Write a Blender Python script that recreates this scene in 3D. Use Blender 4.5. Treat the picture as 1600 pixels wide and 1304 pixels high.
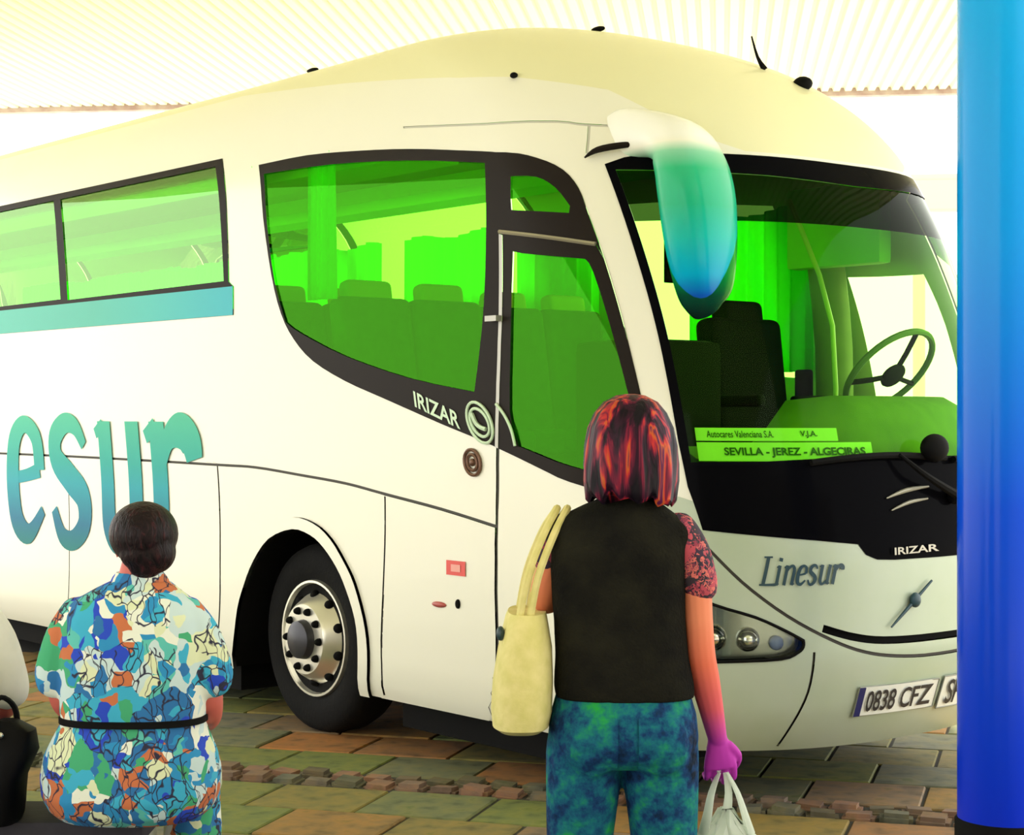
import bpy, bmesh, math, random
import numpy as np
from mathutils import Vector, Matrix
from mathutils.geometry import delaunay_2d_cdt

random.seed(7)
for o in list(bpy.data.objects):
    bpy.data.objects.remove(o)
S = bpy.context.scene
C = S.collection
PI = math.pi

# ------------------------------------------------------------------ camera
EYE = 1.66
cam_d = bpy.data.cameras.new('camera')
cam = bpy.data.objects.new('camera', cam_d)
C.objects.link(cam)
cam.location = (0, 0, EYE)
cam.rotation_euler = (PI / 2, 0, 0)
cam_d.sensor_fit = 'HORIZONTAL'
cam_d.sensor_width = 36
cam_d.lens = 36 * 2800 / 1600
cam_d.shift_y = -(652 - 645) / 1600
cam_d.clip_end = 500
S.camera = cam

# ------------------------------------------------------------------ light
S.view_settings.view_transform = 'Standard'
S.view_settings.look = 'None'
S.view_settings.gamma = 1
S.view_settings.use_curve_mapping = False
S.view_settings.exposure = 0.2
world = bpy.data.worlds.new('sky')
S.world = world
world.use_nodes = True
wb = world.node_tree.nodes['Background']
wb.inputs[0].default_value = (1.0, .985, .93, 1)
wb.inputs[1].default_value = 2.6
sun_d = bpy.data.lights.new('sun', 'SUN')
sun_d.energy = 9
sun_d.angle = .01
sun_d.color = (1, .95, .84)
sun = bpy.data.objects.new('sun', sun_d)
C.objects.link(sun)
sun.location = (12, 20, 20)
sun.rotation_euler = Vector((.60, .50, 1.0)).to_track_quat('Z', 'Y').to_euler()

# ------------------------------------------------------------------ materials
MATS = {}
def nodes(name):
    m = bpy.data.materials.new(name)
    m.use_nodes = True
    nt = m.node_tree
    return m, nt, nt.nodes['Principled BSDF']
def mat(name, col, rough=.5, metal=0, coat=0, noise=0, nscale=30, bump=0, spec=.5, col2=None, bscale=None):
    if name in MATS: return MATS[name]
    m, nt, p = nodes(name)
    p.inputs['Base Color'].default_value = (*col, 1)
    p.inputs['Roughness'].default_value = rough
    p.inputs['Metallic'].default_value = metal
    p.inputs['Coat Weight'].default_value = coat
    p.inputs['Specular IOR Level'].default_value = spec
    if noise or bump:
        tc = nt.nodes.new('ShaderNodeTexCoord')
        nz = nt.nodes.new('ShaderNodeTexNoise')
        nz.inputs['Scale'].default_value = nscale
        nz.inputs['Detail'].default_value = 5
        nt.links.new(tc.outputs['Object'], nz.inputs['Vector'])
        if noise:
            mx = nt.nodes.new('ShaderNodeMix'); mx.data_type = 'RGBA'
            mx.inputs[6].default_value = (*col, 1)
            c2 = col2 or tuple(c * .55 for c in col)
            mx.inputs[7].default_value = (*c2, 1)
            mr = nt.nodes.new('ShaderNodeMapRange')
            mr.inputs[1].default_value = .35; mr.inputs[2].default_value = .7
            mr.inputs[4].default_value = noise
            nt.links.new(nz.outputs['Fac'], mr.inputs[0])
            nt.links.new(mr.outputs[0], mx.inputs[0])
            nt.links.new(mx.outputs[2], p.inputs['Base Color'])
        if bump:
            b = nt.nodes.new('ShaderNodeBump'); b.inputs['Strength'].default_value = bump
            b.inputs['Distance'].default_value = .01
            src = nz
            if bscale:
                src = nt.nodes.new('ShaderNodeTexNoise'); src.inputs['Scale'].default_value = bscale
                nt.links.new(tc.outputs['Object'], src.inputs['Vector'])
            nt.links.new(src.outputs['Fac'], b.inputs['Height'])
            nt.links.new(b.outputs[0], p.inputs['Normal'])
    MATS[name] = m
    return m
def ramp(nt, stops, interp='LINEAR'):
    r = nt.nodes.new('ShaderNodeValToRGB')
    r.color_ramp.interpolation = interp
    els = r.color_ramp.elements
    while len(els) < len(stops): els.new(.5)
    for e, (p, c) in zip(els, stops):
        e.position = p; e.color = (*c, 1)
    return r
def glass(name, tint, refl=1.5, extra=0.0, gcol=(.95, 1, .92)):
    if name in MATS: return MATS[name]
    m = bpy.data.materials.new(name); m.use_nodes = True
    nt = m.node_tree; nt.nodes.clear()
    out = nt.nodes.new('ShaderNodeOutputMaterial')
    tr = nt.nodes.new('ShaderNodeBsdfTransparent'); tr.inputs[0].default_value = (*tint, 1)
    gl = nt.nodes.new('ShaderNodeBsdfGlossy'); gl.inputs['Roughness'].default_value = .02
    gl.inputs[0].default_value = (*gcol, 1)
    fr = nt.nodes.new('ShaderNodeFresnel'); fr.inputs[0].default_value = refl
    ad = nt.nodes.new('ShaderNodeMath'); ad.operation = 'ADD'; ad.use_clamp = True
    ad.inputs[1].default_value = extra
    mx = nt.nodes.new('ShaderNodeMixShader')
    nt.links.new(fr.outputs[0], ad.inputs[0])
    nt.links.new(ad.outputs[0], mx.inputs[0])
    nt.links.new(tr.outputs[0], mx.inputs[1]); nt.links.new(gl.outputs[0], mx.inputs[2])
    nt.links.new(mx.outputs[0], out.inputs[0])
    MATS[name] = m
    return m
def zramp(name, stops, z0, z1, rough=.3, coat=.5, obj=True, axis='Z', spec=.15):
    m, nt, p = nodes(name)
    tc = nt.nodes.new('ShaderNodeTexCoord')
    sx = nt.nodes.new('ShaderNodeSeparateXYZ')
    nt.links.new(tc.outputs['Object'], sx.inputs[0])
    mr = nt.nodes.new('ShaderNodeMapRange')
    mr.inputs[1].default_value = z0; mr.inputs[2].default_value = z1
    nt.links.new(sx.outputs[axis], mr.inputs[0])
    r = ramp(nt, stops)
    nt.links.new(mr.outputs[0], r.inputs[0])
    nt.links.new(r.outputs[0], p.inputs['Base Color'])
    p.inputs['Roughness'].default_value = rough
    p.inputs['Coat Weight'].default_value = coat
    p.inputs['Specular IOR Level'].default_value = spec
    MATS[name] = m
    return m
def floral(name, palette, scale, seed=0.0):
    """printed cotton: big flower patches, finer leaf strokes over them"""
    m, nt, p = nodes(name)
    L = nt.links.new
    tc = nt.nodes.new('ShaderNodeTexCoord')
    mp = nt.nodes.new('ShaderNodeMapping'); mp.inputs['Location'].default_value = (seed, seed * .7, seed * .3)
    L(tc.outputs['Object'], mp.inputs[0])
    nz = nt.nodes.new('ShaderNodeTexNoise'); nz.inputs['Scale'].default_value = scale * 1.3
    L(mp.outputs[0], nz.inputs['Vector'])
    ad = nt.nodes.new('ShaderNodeVectorMath'); ad.operation = 'SCALE'; ad.inputs['Scale'].default_value = .10
    sb = nt.nodes.new('ShaderNodeVectorMath'); sb.operation = 'ADD'
    L(nz.outputs['Color'], ad.inputs[0]); L(ad.outputs[0], sb.inputs[0]); L(mp.outputs[0], sb.inputs[1])
    v = nt.nodes.new('ShaderNodeTexVoronoi'); v.inputs['Scale'].default_value = scale
    L(sb.outputs[0], v.inputs['Vector'])
    sp = nt.nodes.new('ShaderNodeSeparateXYZ'); L(v.outputs['Color'], sp.inputs[0])
    n = len(palette)
    r1 = ramp(nt, [(i / n, c) for i, c in enumerate(palette)], 'CONSTANT')
    L(sp.outputs[0], r1.inputs[0])
    v2 = nt.nodes.new('ShaderNodeTexVoronoi'); v2.inputs['Scale'].default_value = scale * 2.7
    L(sb.outputs[0], v2.inputs['Vector'])
    sp2 = nt.nodes.new('ShaderNodeSeparateXYZ'); L(v2.outputs['Color'], sp2.inputs[0])
    r2 = ramp(nt, [(i / n, c) for i, c in enumerate(palette[::-1])], 'CONSTANT')
    L(sp2.outputs[1], r2.inputs[0])
    mx = nt.nodes.new('ShaderNodeMix'); mx.data_type = 'RGBA'
    gt = nt.nodes.new('ShaderNodeMath'); gt.operation = 'GREATER_THAN'; gt.inputs[1].default_value = .55
    L(sp2.outputs[2], gt.inputs[0]); L(gt.outputs[0], mx.inputs[0])
    L(r1.outputs[0], mx.inputs[6]); L(r2.outputs[0], mx.inputs[7])
    # dark leaf outlines
    mp2 = nt.nodes.new('ShaderNodeMapping'); mp2.inputs['Rotation'].default_value = (.3, .7, .5); mp2.inputs['Scale'].default_value = (1, .45, .45)
    L(sb.outputs[0], mp2.inputs[0])
    wv = nt.nodes.new('ShaderNodeTexVoronoi'); wv.feature = 'DISTANCE_TO_EDGE'; wv.inputs['Scale'].default_value = scale * 4.5
    L(mp2.outputs[0], wv.inputs['Vector'])
    r3 = ramp(nt, [(0, (1, 1, 1)), (.025, (1, 1, 1)), (.06, (0, 0, 0)), (1, (0, 0, 0))])
    L(wv.outputs['Distance'], r3.inputs[0])
    mk = nt.nodes.new('ShaderNodeMath'); mk.operation = 'GREATER_THAN'; mk.inputs[1].default_value = .5
    L(sp.outputs[1], mk.inputs[0])
    mu = nt.nodes.new('ShaderNodeMath'); mu.operation = 'MULTIPLY'; L(mk.outputs[0], mu.inputs[0]); L(r3.outputs[0], mu.inputs[1])
    mx2 = nt.nodes.new('ShaderNodeMix'); mx2.data_type = 'RGBA'
    L(mu.outputs[0], mx2.inputs[0]); L(mx.outputs[2], mx2.inputs[6]); mx2.inputs[7].default_value = (.02, .02, .05, 1)
    L(mx2.outputs[2], p.inputs['Base Color'])
    p.inputs['Roughness'].default_value = .85
    MATS[name] = m
    return m

paint = mat('bus_paint', (.84, .83, .71), .3, coat=.25)
roof_warm_lit = mat('bus_roof_paint_warm_lit', (.80, .78, .49), .4, coat=.2)  # body paint yellowed: warm light reflected on the roof put into the colour
front_shaded_paint = mat('bus_front_paint_shaded', (.47, .55, .43), .35, coat=.2, noise=.5, nscale=2.5, col2=(.36, .46, .27))  # shaded copy of the body paint; the nose's shade is in the colour
rubber = mat('black_rubber', (.005, .005, .005), .7, spec=.08)
blackgloss = mat('black_gloss', (.003, .003, .004), .12, spec=.01)
framebrown = mat('window_frame_black', (.014, .010, .008), .5, spec=.08)
darkgap = mat('dark_gap', (.08, .075, .065), .8)
chrome = mat('chrome', (.8, .8, .76), .18, metal=1)
alu = mat('wheel_alloy', (.78, .76, .66), .3, metal=.8)
greytrim = mat('grey_trim', (.40, .39, .35), .4, metal=.4)
tintglass = glass('green_tinted_glass', (.32, .95, .09), 1.25, .07, (.22, 1, .06))
screenglass = glass('windscreen_glass', (.58, .98, .30), 1.12, .0)
farglass_m = glass('far_side_glass', (.55, .98, .34), 1.2)
shadeglass = glass('windscreen_shade_band', (.035, .055, .018), 1.10)
clearglass = glass('clear_lens', (.9, .95, .9), 1.45)
curtain_m = mat('green_curtain', (.05, .88, .02), .9)
seat_m = mat('seat_fabric_green', (.03, .10, .02), .9, spec=.1, noise=.6, nscale=20, col2=(.015, .05, .02))
black_seat = mat('driver_seat_black', (.008, .010, .009), .8, spec=.1)
olive_m = mat('cabin_trim', (.20, .30, .06), .7, noise=.5, nscale=9, col2=(.10, .20, .03))
liner_m = mat('cabin_liner', (.32, .85, .10), .7)
redm = mat('red_sticker', (.75, .06, .05), .4)

# ------------------------------------------------------------------ helpers
def link(o, parent=None):
    C.objects.link(o)
    if parent: o.parent = parent
    return o
def tag(o, label=None, cat=None, group=None, kind=None):
    if label: o['label'] = label
    if cat: o['category'] = cat
    if group: o['group'] = group
    if kind: o['kind'] = kind
    return o
def empty(name, loc=(0, 0, 0), rz=0):
    o = bpy.data.objects.new(name, None)
    o.empty_display_size = .1
    o.location = loc; o.rotation_euler = (0, 0, rz)
    return link(o)
def mk(name, vs, fs, m, parent=None, smooth=False):
    me = bpy.data.meshes.new(name)
    me.from_pydata([tuple(map(float, v)) for v in vs], [], [tuple(map(int, f)) for f in fs])
    me.materials.append(m)
    if smooth: me.polygons.foreach_set('use_smooth', [True] * len(me.polygons))
    me.update()
    return link(bpy.data.objects.new(name, me), parent)
def part(name, bm, m, parent=None, smooth=True, bevel=0):
    if bevel:
        bmesh.ops.bevel(bm, geom=bm.edges[:], offset=bevel, segments=2, profile=.7, affect='EDGES')
    bmesh.ops.recalc_face_normals(bm, faces=bm.faces)
    me = bpy.data.meshes.new(name); bm.to_mesh(me); bm.free()
    me.materials.append(m)
    if smooth:
        me.polygons.foreach_set('use_smooth', [True] * len(me.polygons))
        me.set_sharp_from_angle(angle=.7)
    return link(bpy.data.objects.new(name, me), parent)
def add_box(bm, c, s, rot=None):
    r = bmesh.ops.create_cube(bm, size=1)
    M = Matrix.Translation(c) @ (rot.to_4x4() if rot else Matrix()) @ Matrix.Diagonal((*s, 1))
    bmesh.ops.transform(bm, matrix=M, verts=r['verts'])
def catmull(pts, n=6, closed=False):
    P = [np.array(p, float) for p in pts]
    if len(P) < 3: return P
    out = []
    N = len(P)
    rng = range(N) if closed else range(N - 1)
    for i in rng:
        if closed: p0, p1, p2, p3 = P[(i - 1) % N], P[i], P[(i + 1) % N], P[(i + 2) % N]
        else: p0, p1, p2, p3 = P[max(i - 1, 0)], P[i], P[i + 1], P[min(i + 2, N - 1)]
        for k in range(n):
            t = k / n
            out.append(.5 * ((2 * p1) + (-p0 + p2) * t + (2 * p0 - 5 * p1 + 4 * p2 - p3) * t * t + (-p0 + 3 * p1 - 3 * p2 + p3) * t ** 3))
    if not closed: out.append(P[-1])
    return out
def add_loft(bm, rings, cap=True):
    """rings: list of lists of points (same length), closed loops"""
    vr = [[bm.verts.new(tuple(map(float, p))) for p in r] for r in rings]
    n = len(vr[0])
    for a, b in zip(vr, vr[1:]):
        for i in range(n):
            bm.faces.new((a[i], a[(i + 1) % n], b[(i + 1) % n], b[i]))
    if cap:
        bm.faces.new(vr[0][::-1]); bm.faces.new(vr[-1])
def ell(c, rx, ry, n=20, p=2.0, tilt=0, rz=0):
    """horizontal superellipse ring; tilt shifts z with y"""
    out = []
    for i in range(n):
        t = 2 * PI * i / n
        cx, sy = math.cos(t), math.sin(t)
        x = rx * math.copysign(abs(cx) ** (2 / p), cx); y = ry * math.copysign(abs(sy) ** (2 / p), sy)
        if rz: x, y = x * math.cos(rz) - y * math.sin(rz), x * math.sin(rz) + y * math.cos(rz)
        out.append((c[0] + x, c[1] + y, c[2] + tilt * y))
    return out
def add_tube(bm, pts, radii, n=10, smooth=4, flat=1.0):
    """round tube through pts with a radius each (closed ends)"""
    q = [(*p, r) for p, r in zip(pts, radii if hasattr(radii, '__len__') else [radii] * len(pts))]
    q = catmull(q, smooth) if smooth > 1 and len(q) > 2 else [np.array(x, float) for x in q]
    P = [Vector(x[:3]) for x in q]; R = [max(x[3], 1e-4) for x in q]
    rings = []
    up = Vector((0, 0, 1))
    for i, p in enumerate(P):
        d = (P[min(i + 1, len(P) - 1)] - P[max(i - 1, 0)]).normalized()
        if i == 0:
            side = d.cross(up)
            if side.length < .1: side = d.cross(Vector((0, 1, 0)))
            side.normalize()
        else:
            side = (side - d * side.dot(d)).normalized()
        nn = d.cross(side)
        rings.append([p + (side * math.cos(2 * PI * k / n) + nn * math.sin(2 * PI * k / n) * flat) * R[i] for k in range(n)])
    add_loft(bm, rings)
def add_capsules(bm, pts, radii, n=12, smooth=4):
    """tube with rounded ends, for limbs and fingers"""
    p = [Vector(x) for x in pts]; r = list(radii)
    d0 = (p[0] - p[1]).normalized(); d1 = (p[-1] - p[-2]).normalized()
    q = [p[0] + d0 * r[0] * .9, p[0] + d0 * r[0] * .6] + p + [p[-1] + d1 * r[-1] * .6, p[-1] + d1 * r[-1] * .9]
    rr = [r[0] * .35, r[0] * .8] + r + [r[-1] * .8, r[-1] * .35]
    add_tube(bm, q, rr, n, smooth)
def add_ball(bm, c, s, seg=20, rings=14, rot=None):
    r = bmesh.ops.create_uvsphere(bm, u_segments=seg, v_segments=rings, radius=1)
    M = Matrix.Translation(c) @ (rot.to_4x4() if rot else Matrix()) @ Matrix.Diagonal((*s, 1))
    bmesh.ops.transform(bm, matrix=M, verts=r['verts'])
def fuse(name, bm, m, parent, voxel=.008, smooth=4, fac=.5):
    """union everything in bm to ONE continuous skin"""
    me = bpy.data.meshes.new(name + '_src'); bmesh.ops.recalc_face_normals(bm, faces=bm.faces); bm.to_mesh(me); bm.free()
    t = bpy.data.objects.new(name + '_src', me); C.objects.link(t)
    r = t.modifiers.new('r', 'REMESH'); r.mode = 'VOXEL'; r.voxel_size = voxel; r.use_smooth_shade = True
    if smooth:
        s = t.modifiers.new('s', 'SMOOTH'); s.iterations = smooth; s.factor = fac
    dg = bpy.context.evaluated_depsgraph_get()
    me2 = bpy.data.meshes.new_from_object(t.evaluated_get(dg))
    bpy.data.objects.remove(t); bpy.data.meshes.remove(me)
    me2.name = name
    me2.materials.clear(); me2.materials.append(m)
    me2.polygons.foreach_set('use_smooth', [True] * len(me2.polygons))
    return link(bpy.data.objects.new(name, me2), parent)
def copy_tree(o, parent=None):
    c = o.copy(); C.objects.link(c); c.parent = parent
    for ch in list(o.children): copy_tree(ch, c)
    return c
def text_tris(s, size=1, shear=0, bold=0, align='LEFT'):
    cu = bpy.data.curves.new('t', 'FONT'); cu.body = s; cu.size = size; cu.shear = shear; cu.offset = bold; cu.align_x = align
    cu.resolution_u = 3
    o = bpy.data.objects.new('t', cu); C.objects.link(o)
    dg = bpy.context.evaluated_depsgraph_get()
    me = bpy.data.meshes.new_from_object(o.evaluated_get(dg))
    vs = [tuple(v.co) for v in me.vertices]; fs = [tuple(p.vertices) for p in me.polygons]
    bpy.data.objects.remove(o); bpy.data.meshes.remove(me)
    return vs, fs

# ================================================================== SETTING
# paved floor of the bus station
GA = -.295                       # paving runs at this angle to the bays
ground_m = mat('ground_concrete', (.52, .50, .42), .9, noise=.5, nscale=1.2, col2=(.62, .60, .52), bump=.3, bscale=60)
joint_m = mat('paving_joint', (.04, .038, .03), .95)
bm = bmesh.new(); add_box(bm, (0, 40, -.3), (160, 160, .44)); 
floor = part('floor', bm, ground_m, smooth=False); tag(floor, 'pale concrete ground of the open bus station', None, kind='structure')
bm = bmesh.new(); add_box(bm, (0, 0, -.05), (11.4, 10.2, .09))
bed = part('paving_bed', bm, joint_m, floor, smooth=False); bed.location = (-.4, 8.3, 0); bed.rotation_euler.z = GA

def tile_mat(name, c1, c2, c3):
    m, nt, p = nodes(name); L = nt.links.new
    oi = nt.nodes.new('ShaderNodeObjectInfo'); tc = nt.nodes.new('ShaderNodeTexCoord')
    r = ramp(nt, [(0, c1), (.4, c2), (.62, (.15, .15, .12)), (.8, c3), (1, c1)])
    L(oi.outputs['Random'], r.inputs[0])
    n = nt.nodes.new('ShaderNodeTexNoise'); n.inputs['Scale'].default_value = 9; n.inputs['Detail'].default_value = 6
    ad = nt.nodes.new('ShaderNodeVectorMath'); ad.operation = 'ADD'
    L(tc.outputs['Object'], ad.inputs[0]); L(oi.outputs['Location'], ad.inputs[1]); L(ad.outputs[0], n.inputs['Vector'])
    r2 = ramp(nt, [(.25, (.30, .30, .22)), (.45, (.85, .85, .75)), (.6, (1.15, 1.0, .7)), (.75, (.55, .7, .25))])
    L(n.outputs['Fac'], r2.inputs[0])
    mx = nt.nodes.new('ShaderNodeMix'); mx.data_type = 'RGBA'; mx.blend_type = 'MULTIPLY'; mx.inputs[0].default_value = .9
    L(r.outputs[0], mx.inputs[6]); L(r2.outputs[0], mx.inputs[7])
    L(mx.outputs[2], p.inputs['Base Color']); p.inputs['Roughness'].default_value = .75
    b = nt.nodes.new('ShaderNodeBump'); b.inputs['Strength'].default_value = .4; b.inputs['Distance'].default_value = .01
    L(n.outputs['Fac'], b.inputs['Height']); L(b.outputs[0], p.inputs['Normal'])
    return m
tm = tile_mat('paving_stone', (.25, .17, .05), (.15, .19, .05), (.34, .15, .045))
TL, TW = .50, .46
bm = bmesh.new(); add_box(bm, (0, 0, -.02), (TL - .014, TW - .014, .05))
bmesh.ops.bevel(bm, geom=bm.edges[:], offset=.006, segments=1, affect='EDGES')
tile0 = part('paving_tile', bm, tm, floor, smooth=False)
ca, sa = math.cos(GA), math.sin(GA)
# one course of small setts runs through the paving
SETT_V = -.30
first = True
tiles = 0
for j in range(-7, 11):
    v = SETT_V + (.15 + TW * (j + .5) if j >= 0 else -.15 + TW * (j + .5))
    for i in range(-11, 12):
        q = i * TL + (.25 if j % 2 else 0)
        x = -.4 + q * ca - v * sa; y = 8.3 + q * sa + v * ca
        if y < 5.6 or y > 12.6 or abs(x) > 1.2 + y * .30: continue
        if tiles >= 298: continue
        if first: o = tile0; first = False
        else:
            o = tile0.copy(); C.objects.link(o)
        tiles += 1
        o.location = (x, y, random.uniform(-.004, .004)); o.rotation_euler.z = GA + random.uniform(-.006, .006)
sett_m = tile_mat('sett_stone', (.20, .12, .09), (.10, .10, .06), (.26, .15, .11))
bm = bmesh.new(); add_box(bm, (0, 0, -.02), (.135, .12, .09)); bmesh.ops.bevel(bm, geom=bm.edges[:], offset=.018, segments=2, affect='EDGES')
sett0 = part('sett', bm, sett_m, floor)
first = True
for r in range(2):
    for i in range(-24, 25):
        q = i * .15 + (.07 if r else 0); v = SETT_V + (-.07 if r else .07)
        o = sett0 if first else sett0.copy()
        if not first: C.objects.link(o)
        first = False
        o.location = (-.4 + q * ca - v * sa, 8.3 + q * sa + v * ca, random.uniform(-.01, .008))
        o.rotation_euler = (random.uniform(-.09, .09), random.uniform(-.07, .07), GA + random.uniform(-.16, .16))

# ribbed sheet ceiling of the canopy, each sheet a piece
ceil_m = mat('canopy_sheet', (.90, .88, .66), .6)
RA = -.116                      # ribs run away from the platform
ceil = empty('ceiling', (0, 0, 5.0), RA); tag(ceil, 'ribbed cream metal canopy ceiling over the bays', None, kind='structure')
NS, SW, Y0, Y1 = 9, 1.44, -3.5, 18.9
rib = .12
def sheet_mesh():
    vs, fs = [], []
    n = int(SW / rib)
    prof = []
    for k in range(n):
        x = -SW / 2 + k * rib
        prof += [(x, 0), (x + rib * .55, 0), (x + rib * .66, .035), (x + rib * .89, .035)]
    prof.append((SW / 2, 0))
    for (x, z) in prof: vs += [(x, Y0, z), (x, Y1, z)]
    fs = [(2 * i, 2 * i + 1, 2 * i + 3, 2 * i + 2) for i in range(len(prof) - 1)]
    return vs, fs
vs, fs = sheet_mesh()
sh0 = mk('ceiling_sheet', vs, fs, ceil_m, ceil)
for k in range(NS):
    o = sh0 if k == 0 else link(sh0.copy(), ceil)
    o.location = (-9.04 + SW * (k + .5), 0, random.uniform(0, .006))
bm = bmesh.new(); add_box(bm, (-9.04 + SW * NS / 2, (Y0 + Y1) / 2, .14), (SW * NS, Y1 - Y0, .12))
part('roof_deck', bm, ceil_m, ceil, smooth=False)
gut_m = mat('gutter_paint', (.36, .24, .23), .6, noise=.7, nscale=6, col2=(.62, .55, .5))
bm = bmesh.new(); add_box(bm, (-9.04 + SW * NS / 2, Y1 + .05, .02), (SW * NS, .12, .13), )
g = part('gutter', bm, gut_m, ceil, smooth=False)
# unseen wall added behind the platform to block light and darken front reflections
wall_m = mat('block_wall', (.30, .27, .22), .8, noise=.4, nscale=3)
bm = bmesh.new(); add_box(bm, (5.5, -3.6, 2.5), (17, .3, 5.2)); o = part('wall_light_block', bm, wall_m, smooth=False); tag(o, 'unseen brown wall added behind the platform to block light', None, kind='structure')
# neighbouring canopy beyond the bus
fas_m = mat('far_fascia', (.62, .52, .36), .7)
fc = empty('neighbour_canopy', (8.6, 26, 0), -.116); tag(fc, 'beige fascia of the neighbouring canopy beyond the bus', 'canopy')
bm = bmesh.new(); add_box(bm, (0, 0, 4.85), (9, .25, .42)); part('fascia', bm, fas_m, fc, smooth=False)
bm = bmesh.new(); add_box(bm, (0, 2.0, 5.1), (9, 4.2, .1)); part('roof_slab', bm, fas_m, fc, smooth=False)
for xx in (-2.6, 3.4):
    bm = bmesh.new(); add_tube(bm, [(xx, .4, 0), (xx, .4, 5.06)], .09, 12, 1); part('post', bm, mat('far_post', (.75, .72, .66), .6), fc)

# blue round column on a black painted foot
pil_m = zramp('column_blue_lit_top', [(0, (.004, .030, .70)), (.35, (.004, .080, .80)), (.65, (.005, .30, .88)), (1, (.005, .42, .92))], .2, 3.4, .2, .04)  # one blue paint; brighter cyan upward imitates light falling on the upper shaft
pil = empty('column', (1.772, 6.45, 0)); tag(pil, 'round glossy blue steel column with a black foot in front of the coach', 'column')
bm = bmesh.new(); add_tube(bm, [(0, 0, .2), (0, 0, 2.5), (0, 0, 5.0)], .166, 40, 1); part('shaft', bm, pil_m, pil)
bm = bmesh.new(); add_tube(bm, [(0, 0, 0), (0, 0, .195), (0, 0, .205)], [.175, .175, .168], 40, 1); part('foot', bm, rubber, pil)

# ================================================================== THE COACH
BW = 1.22
TB = [.27, .34, .45, .7, 1.0, 1.2, 1.6, 2.0, 2.4, 2.7, 2.9, 3.0, 3.1, 3.2, 3.3, 3.4, 3.5, 3.58, 3.65, 3.70, 3.735, 3.75]
THW = [1.16, 1.195, 1.215, 1.22, 1.22, 1.22, 1.215, 1.205, 1.19, 1.165, 1.135, 1.11, 1.075, 1.03, .975, .90, .80, .68, .53, .38, .21, .0]
TUF = [-2.78, -2.84, -2.90, -2.95, -2.95, -2.94, -2.87, -2.77, -2.62, -2.47, -2.34, -2.25, -2.14, -2.00, -1.83, -1.60, -1.30, -1.0, -.66, -.30, .2, .8]
TA = [.95, .97, .98, 1, 1, 1, 1, 1, 1, 1, 1, 1, 1, 1, 1, 1, .95, .9, .8, .7, .5, .25]
REAR = 9.3
def pch(xs, ys):
    xs = np.array(xs, float); ys = np.array(ys, float)
    h = np.diff(xs); d = np.diff(ys) / h
    m = np.zeros_like(ys); m[0] = d[0]; m[-1] = d[-1]
    for i in range(1, len(xs) - 1):
        if d[i - 1] * d[i] > 0:
            w1 = 2 * h[i] + h[i - 1]; w2 = h[i] + 2 * h[i - 1]
            m[i] = (w1 + w2) / (w1 / d[i - 1] + w2 / d[i])
    def f(x):
        x = np.clip(np.asarray(x, float), xs[0], xs[-1])
        i = np.clip(np.searchsorted(xs, x) - 1, 0, len(xs) - 2)
        t = (x - xs[i]) / h[i]
        return ys[i] * (1 + 2 * t) * (1 - t) ** 2 + h[i] * m[i] * t * (1 - t) ** 2 + ys[i + 1] * t * t * (3 - 2 * t) + h[i] * m[i + 1] * t * t * (t - 1)
    return f
fh, fu, fa = pch(TB, THW), pch(TB, TUF), pch(TB, TA)
def shell(a, b):
    """coach skin: a runs round the plan (below 0 door side, 0..2 nose, above 2 far side), b up the wall; gives (across, rearward, up)"""
    a = np.asarray(a, float); b = np.asarray(b, float)
    hw, uf, A = fh(b), fu(b), fa(b)
    ph = np.clip(a, 0, 2) * PI / 2
    c, s = np.cos(ph), np.abs(np.sin(ph))
    w = BW - hw * np.sign(c) * np.abs(c) ** .8
    u = uf + A * (1 - s) + np.where(a < 0, -a, 0) + np.where(a > 2, a - 2, 0)
    u = np.minimum(u, REAR)
    q = np.clip((u + .6) / 2.6, 0, 1)
    k = 1 - .02 * q * (2 - q)
    z = np.where(b > 2.9, 2.9 + (b - 2.9) * k, b)
    return np.stack([w, u, z], -1)
def shell_n(a, b):
    e = .004
    a = np.asarray(a, float); b = np.asarray(b, float)
    b0 = np.clip(b - e, TB[0], TB[-1]); b1 = np.clip(b + e, TB[0], TB[-1])
    am = np.where(a < -8, -8.0, a); am = np.where(a > 10, 10.0, am)
    n = np.cross(shell(am + e, b) - shell(am - e, b), shell(am, b1) - shell(am, b0))
    l = np.linalg.norm(n, axis=-1, keepdims=True)
    n = np.where(l > 1e-12, n / np.maximum(l, 1e-12), np.array([0, 0, 1.0]))
    return n
def on(a, b, off=0.0):
    return shell(a, b) + shell_n(a, b) * np.asarray(off, float)[..., None] if np.ndim(off) else shell(a, b) + shell_n(a, b) * off
def mir(p): return [(2 - a, b) for a, b in p][::-1]
def sym(half):   # left half of the nose mirrored to a full outline
    return list(half) + mir([p for p in half if p[0] < .999])
def inpoly(px, py, poly):
    r = np.zeros(px.shape, bool)
    n = len(poly)
    for i in range(n):
        x0, y0 = poly[i]; x1, y1 = poly[(i + 1) % n]
        c = (y0 > py) != (y1 > py)
        with np.errstate(divide='ignore', invalid='ignore'):
            xi = (x1 - x0) * (py - y0) / (y1 - y0) + x0
        r ^= c & (px < xi)
    return r
def dens(poly, step=.06, closed=True):
    out = []
    n = len(poly)
    for i in range(n if closed else n - 1):
        p, q = np.array(poly[i]), np.array(poly[(i + 1) % n])
        k = max(1, int(np.ceil(np.linalg.norm(q - p) / step)))
        out += [tuple(p + (q - p) * t / k) for t in range(k)]
    if not closed: out.append(tuple(poly[-1]))
    return out
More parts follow.
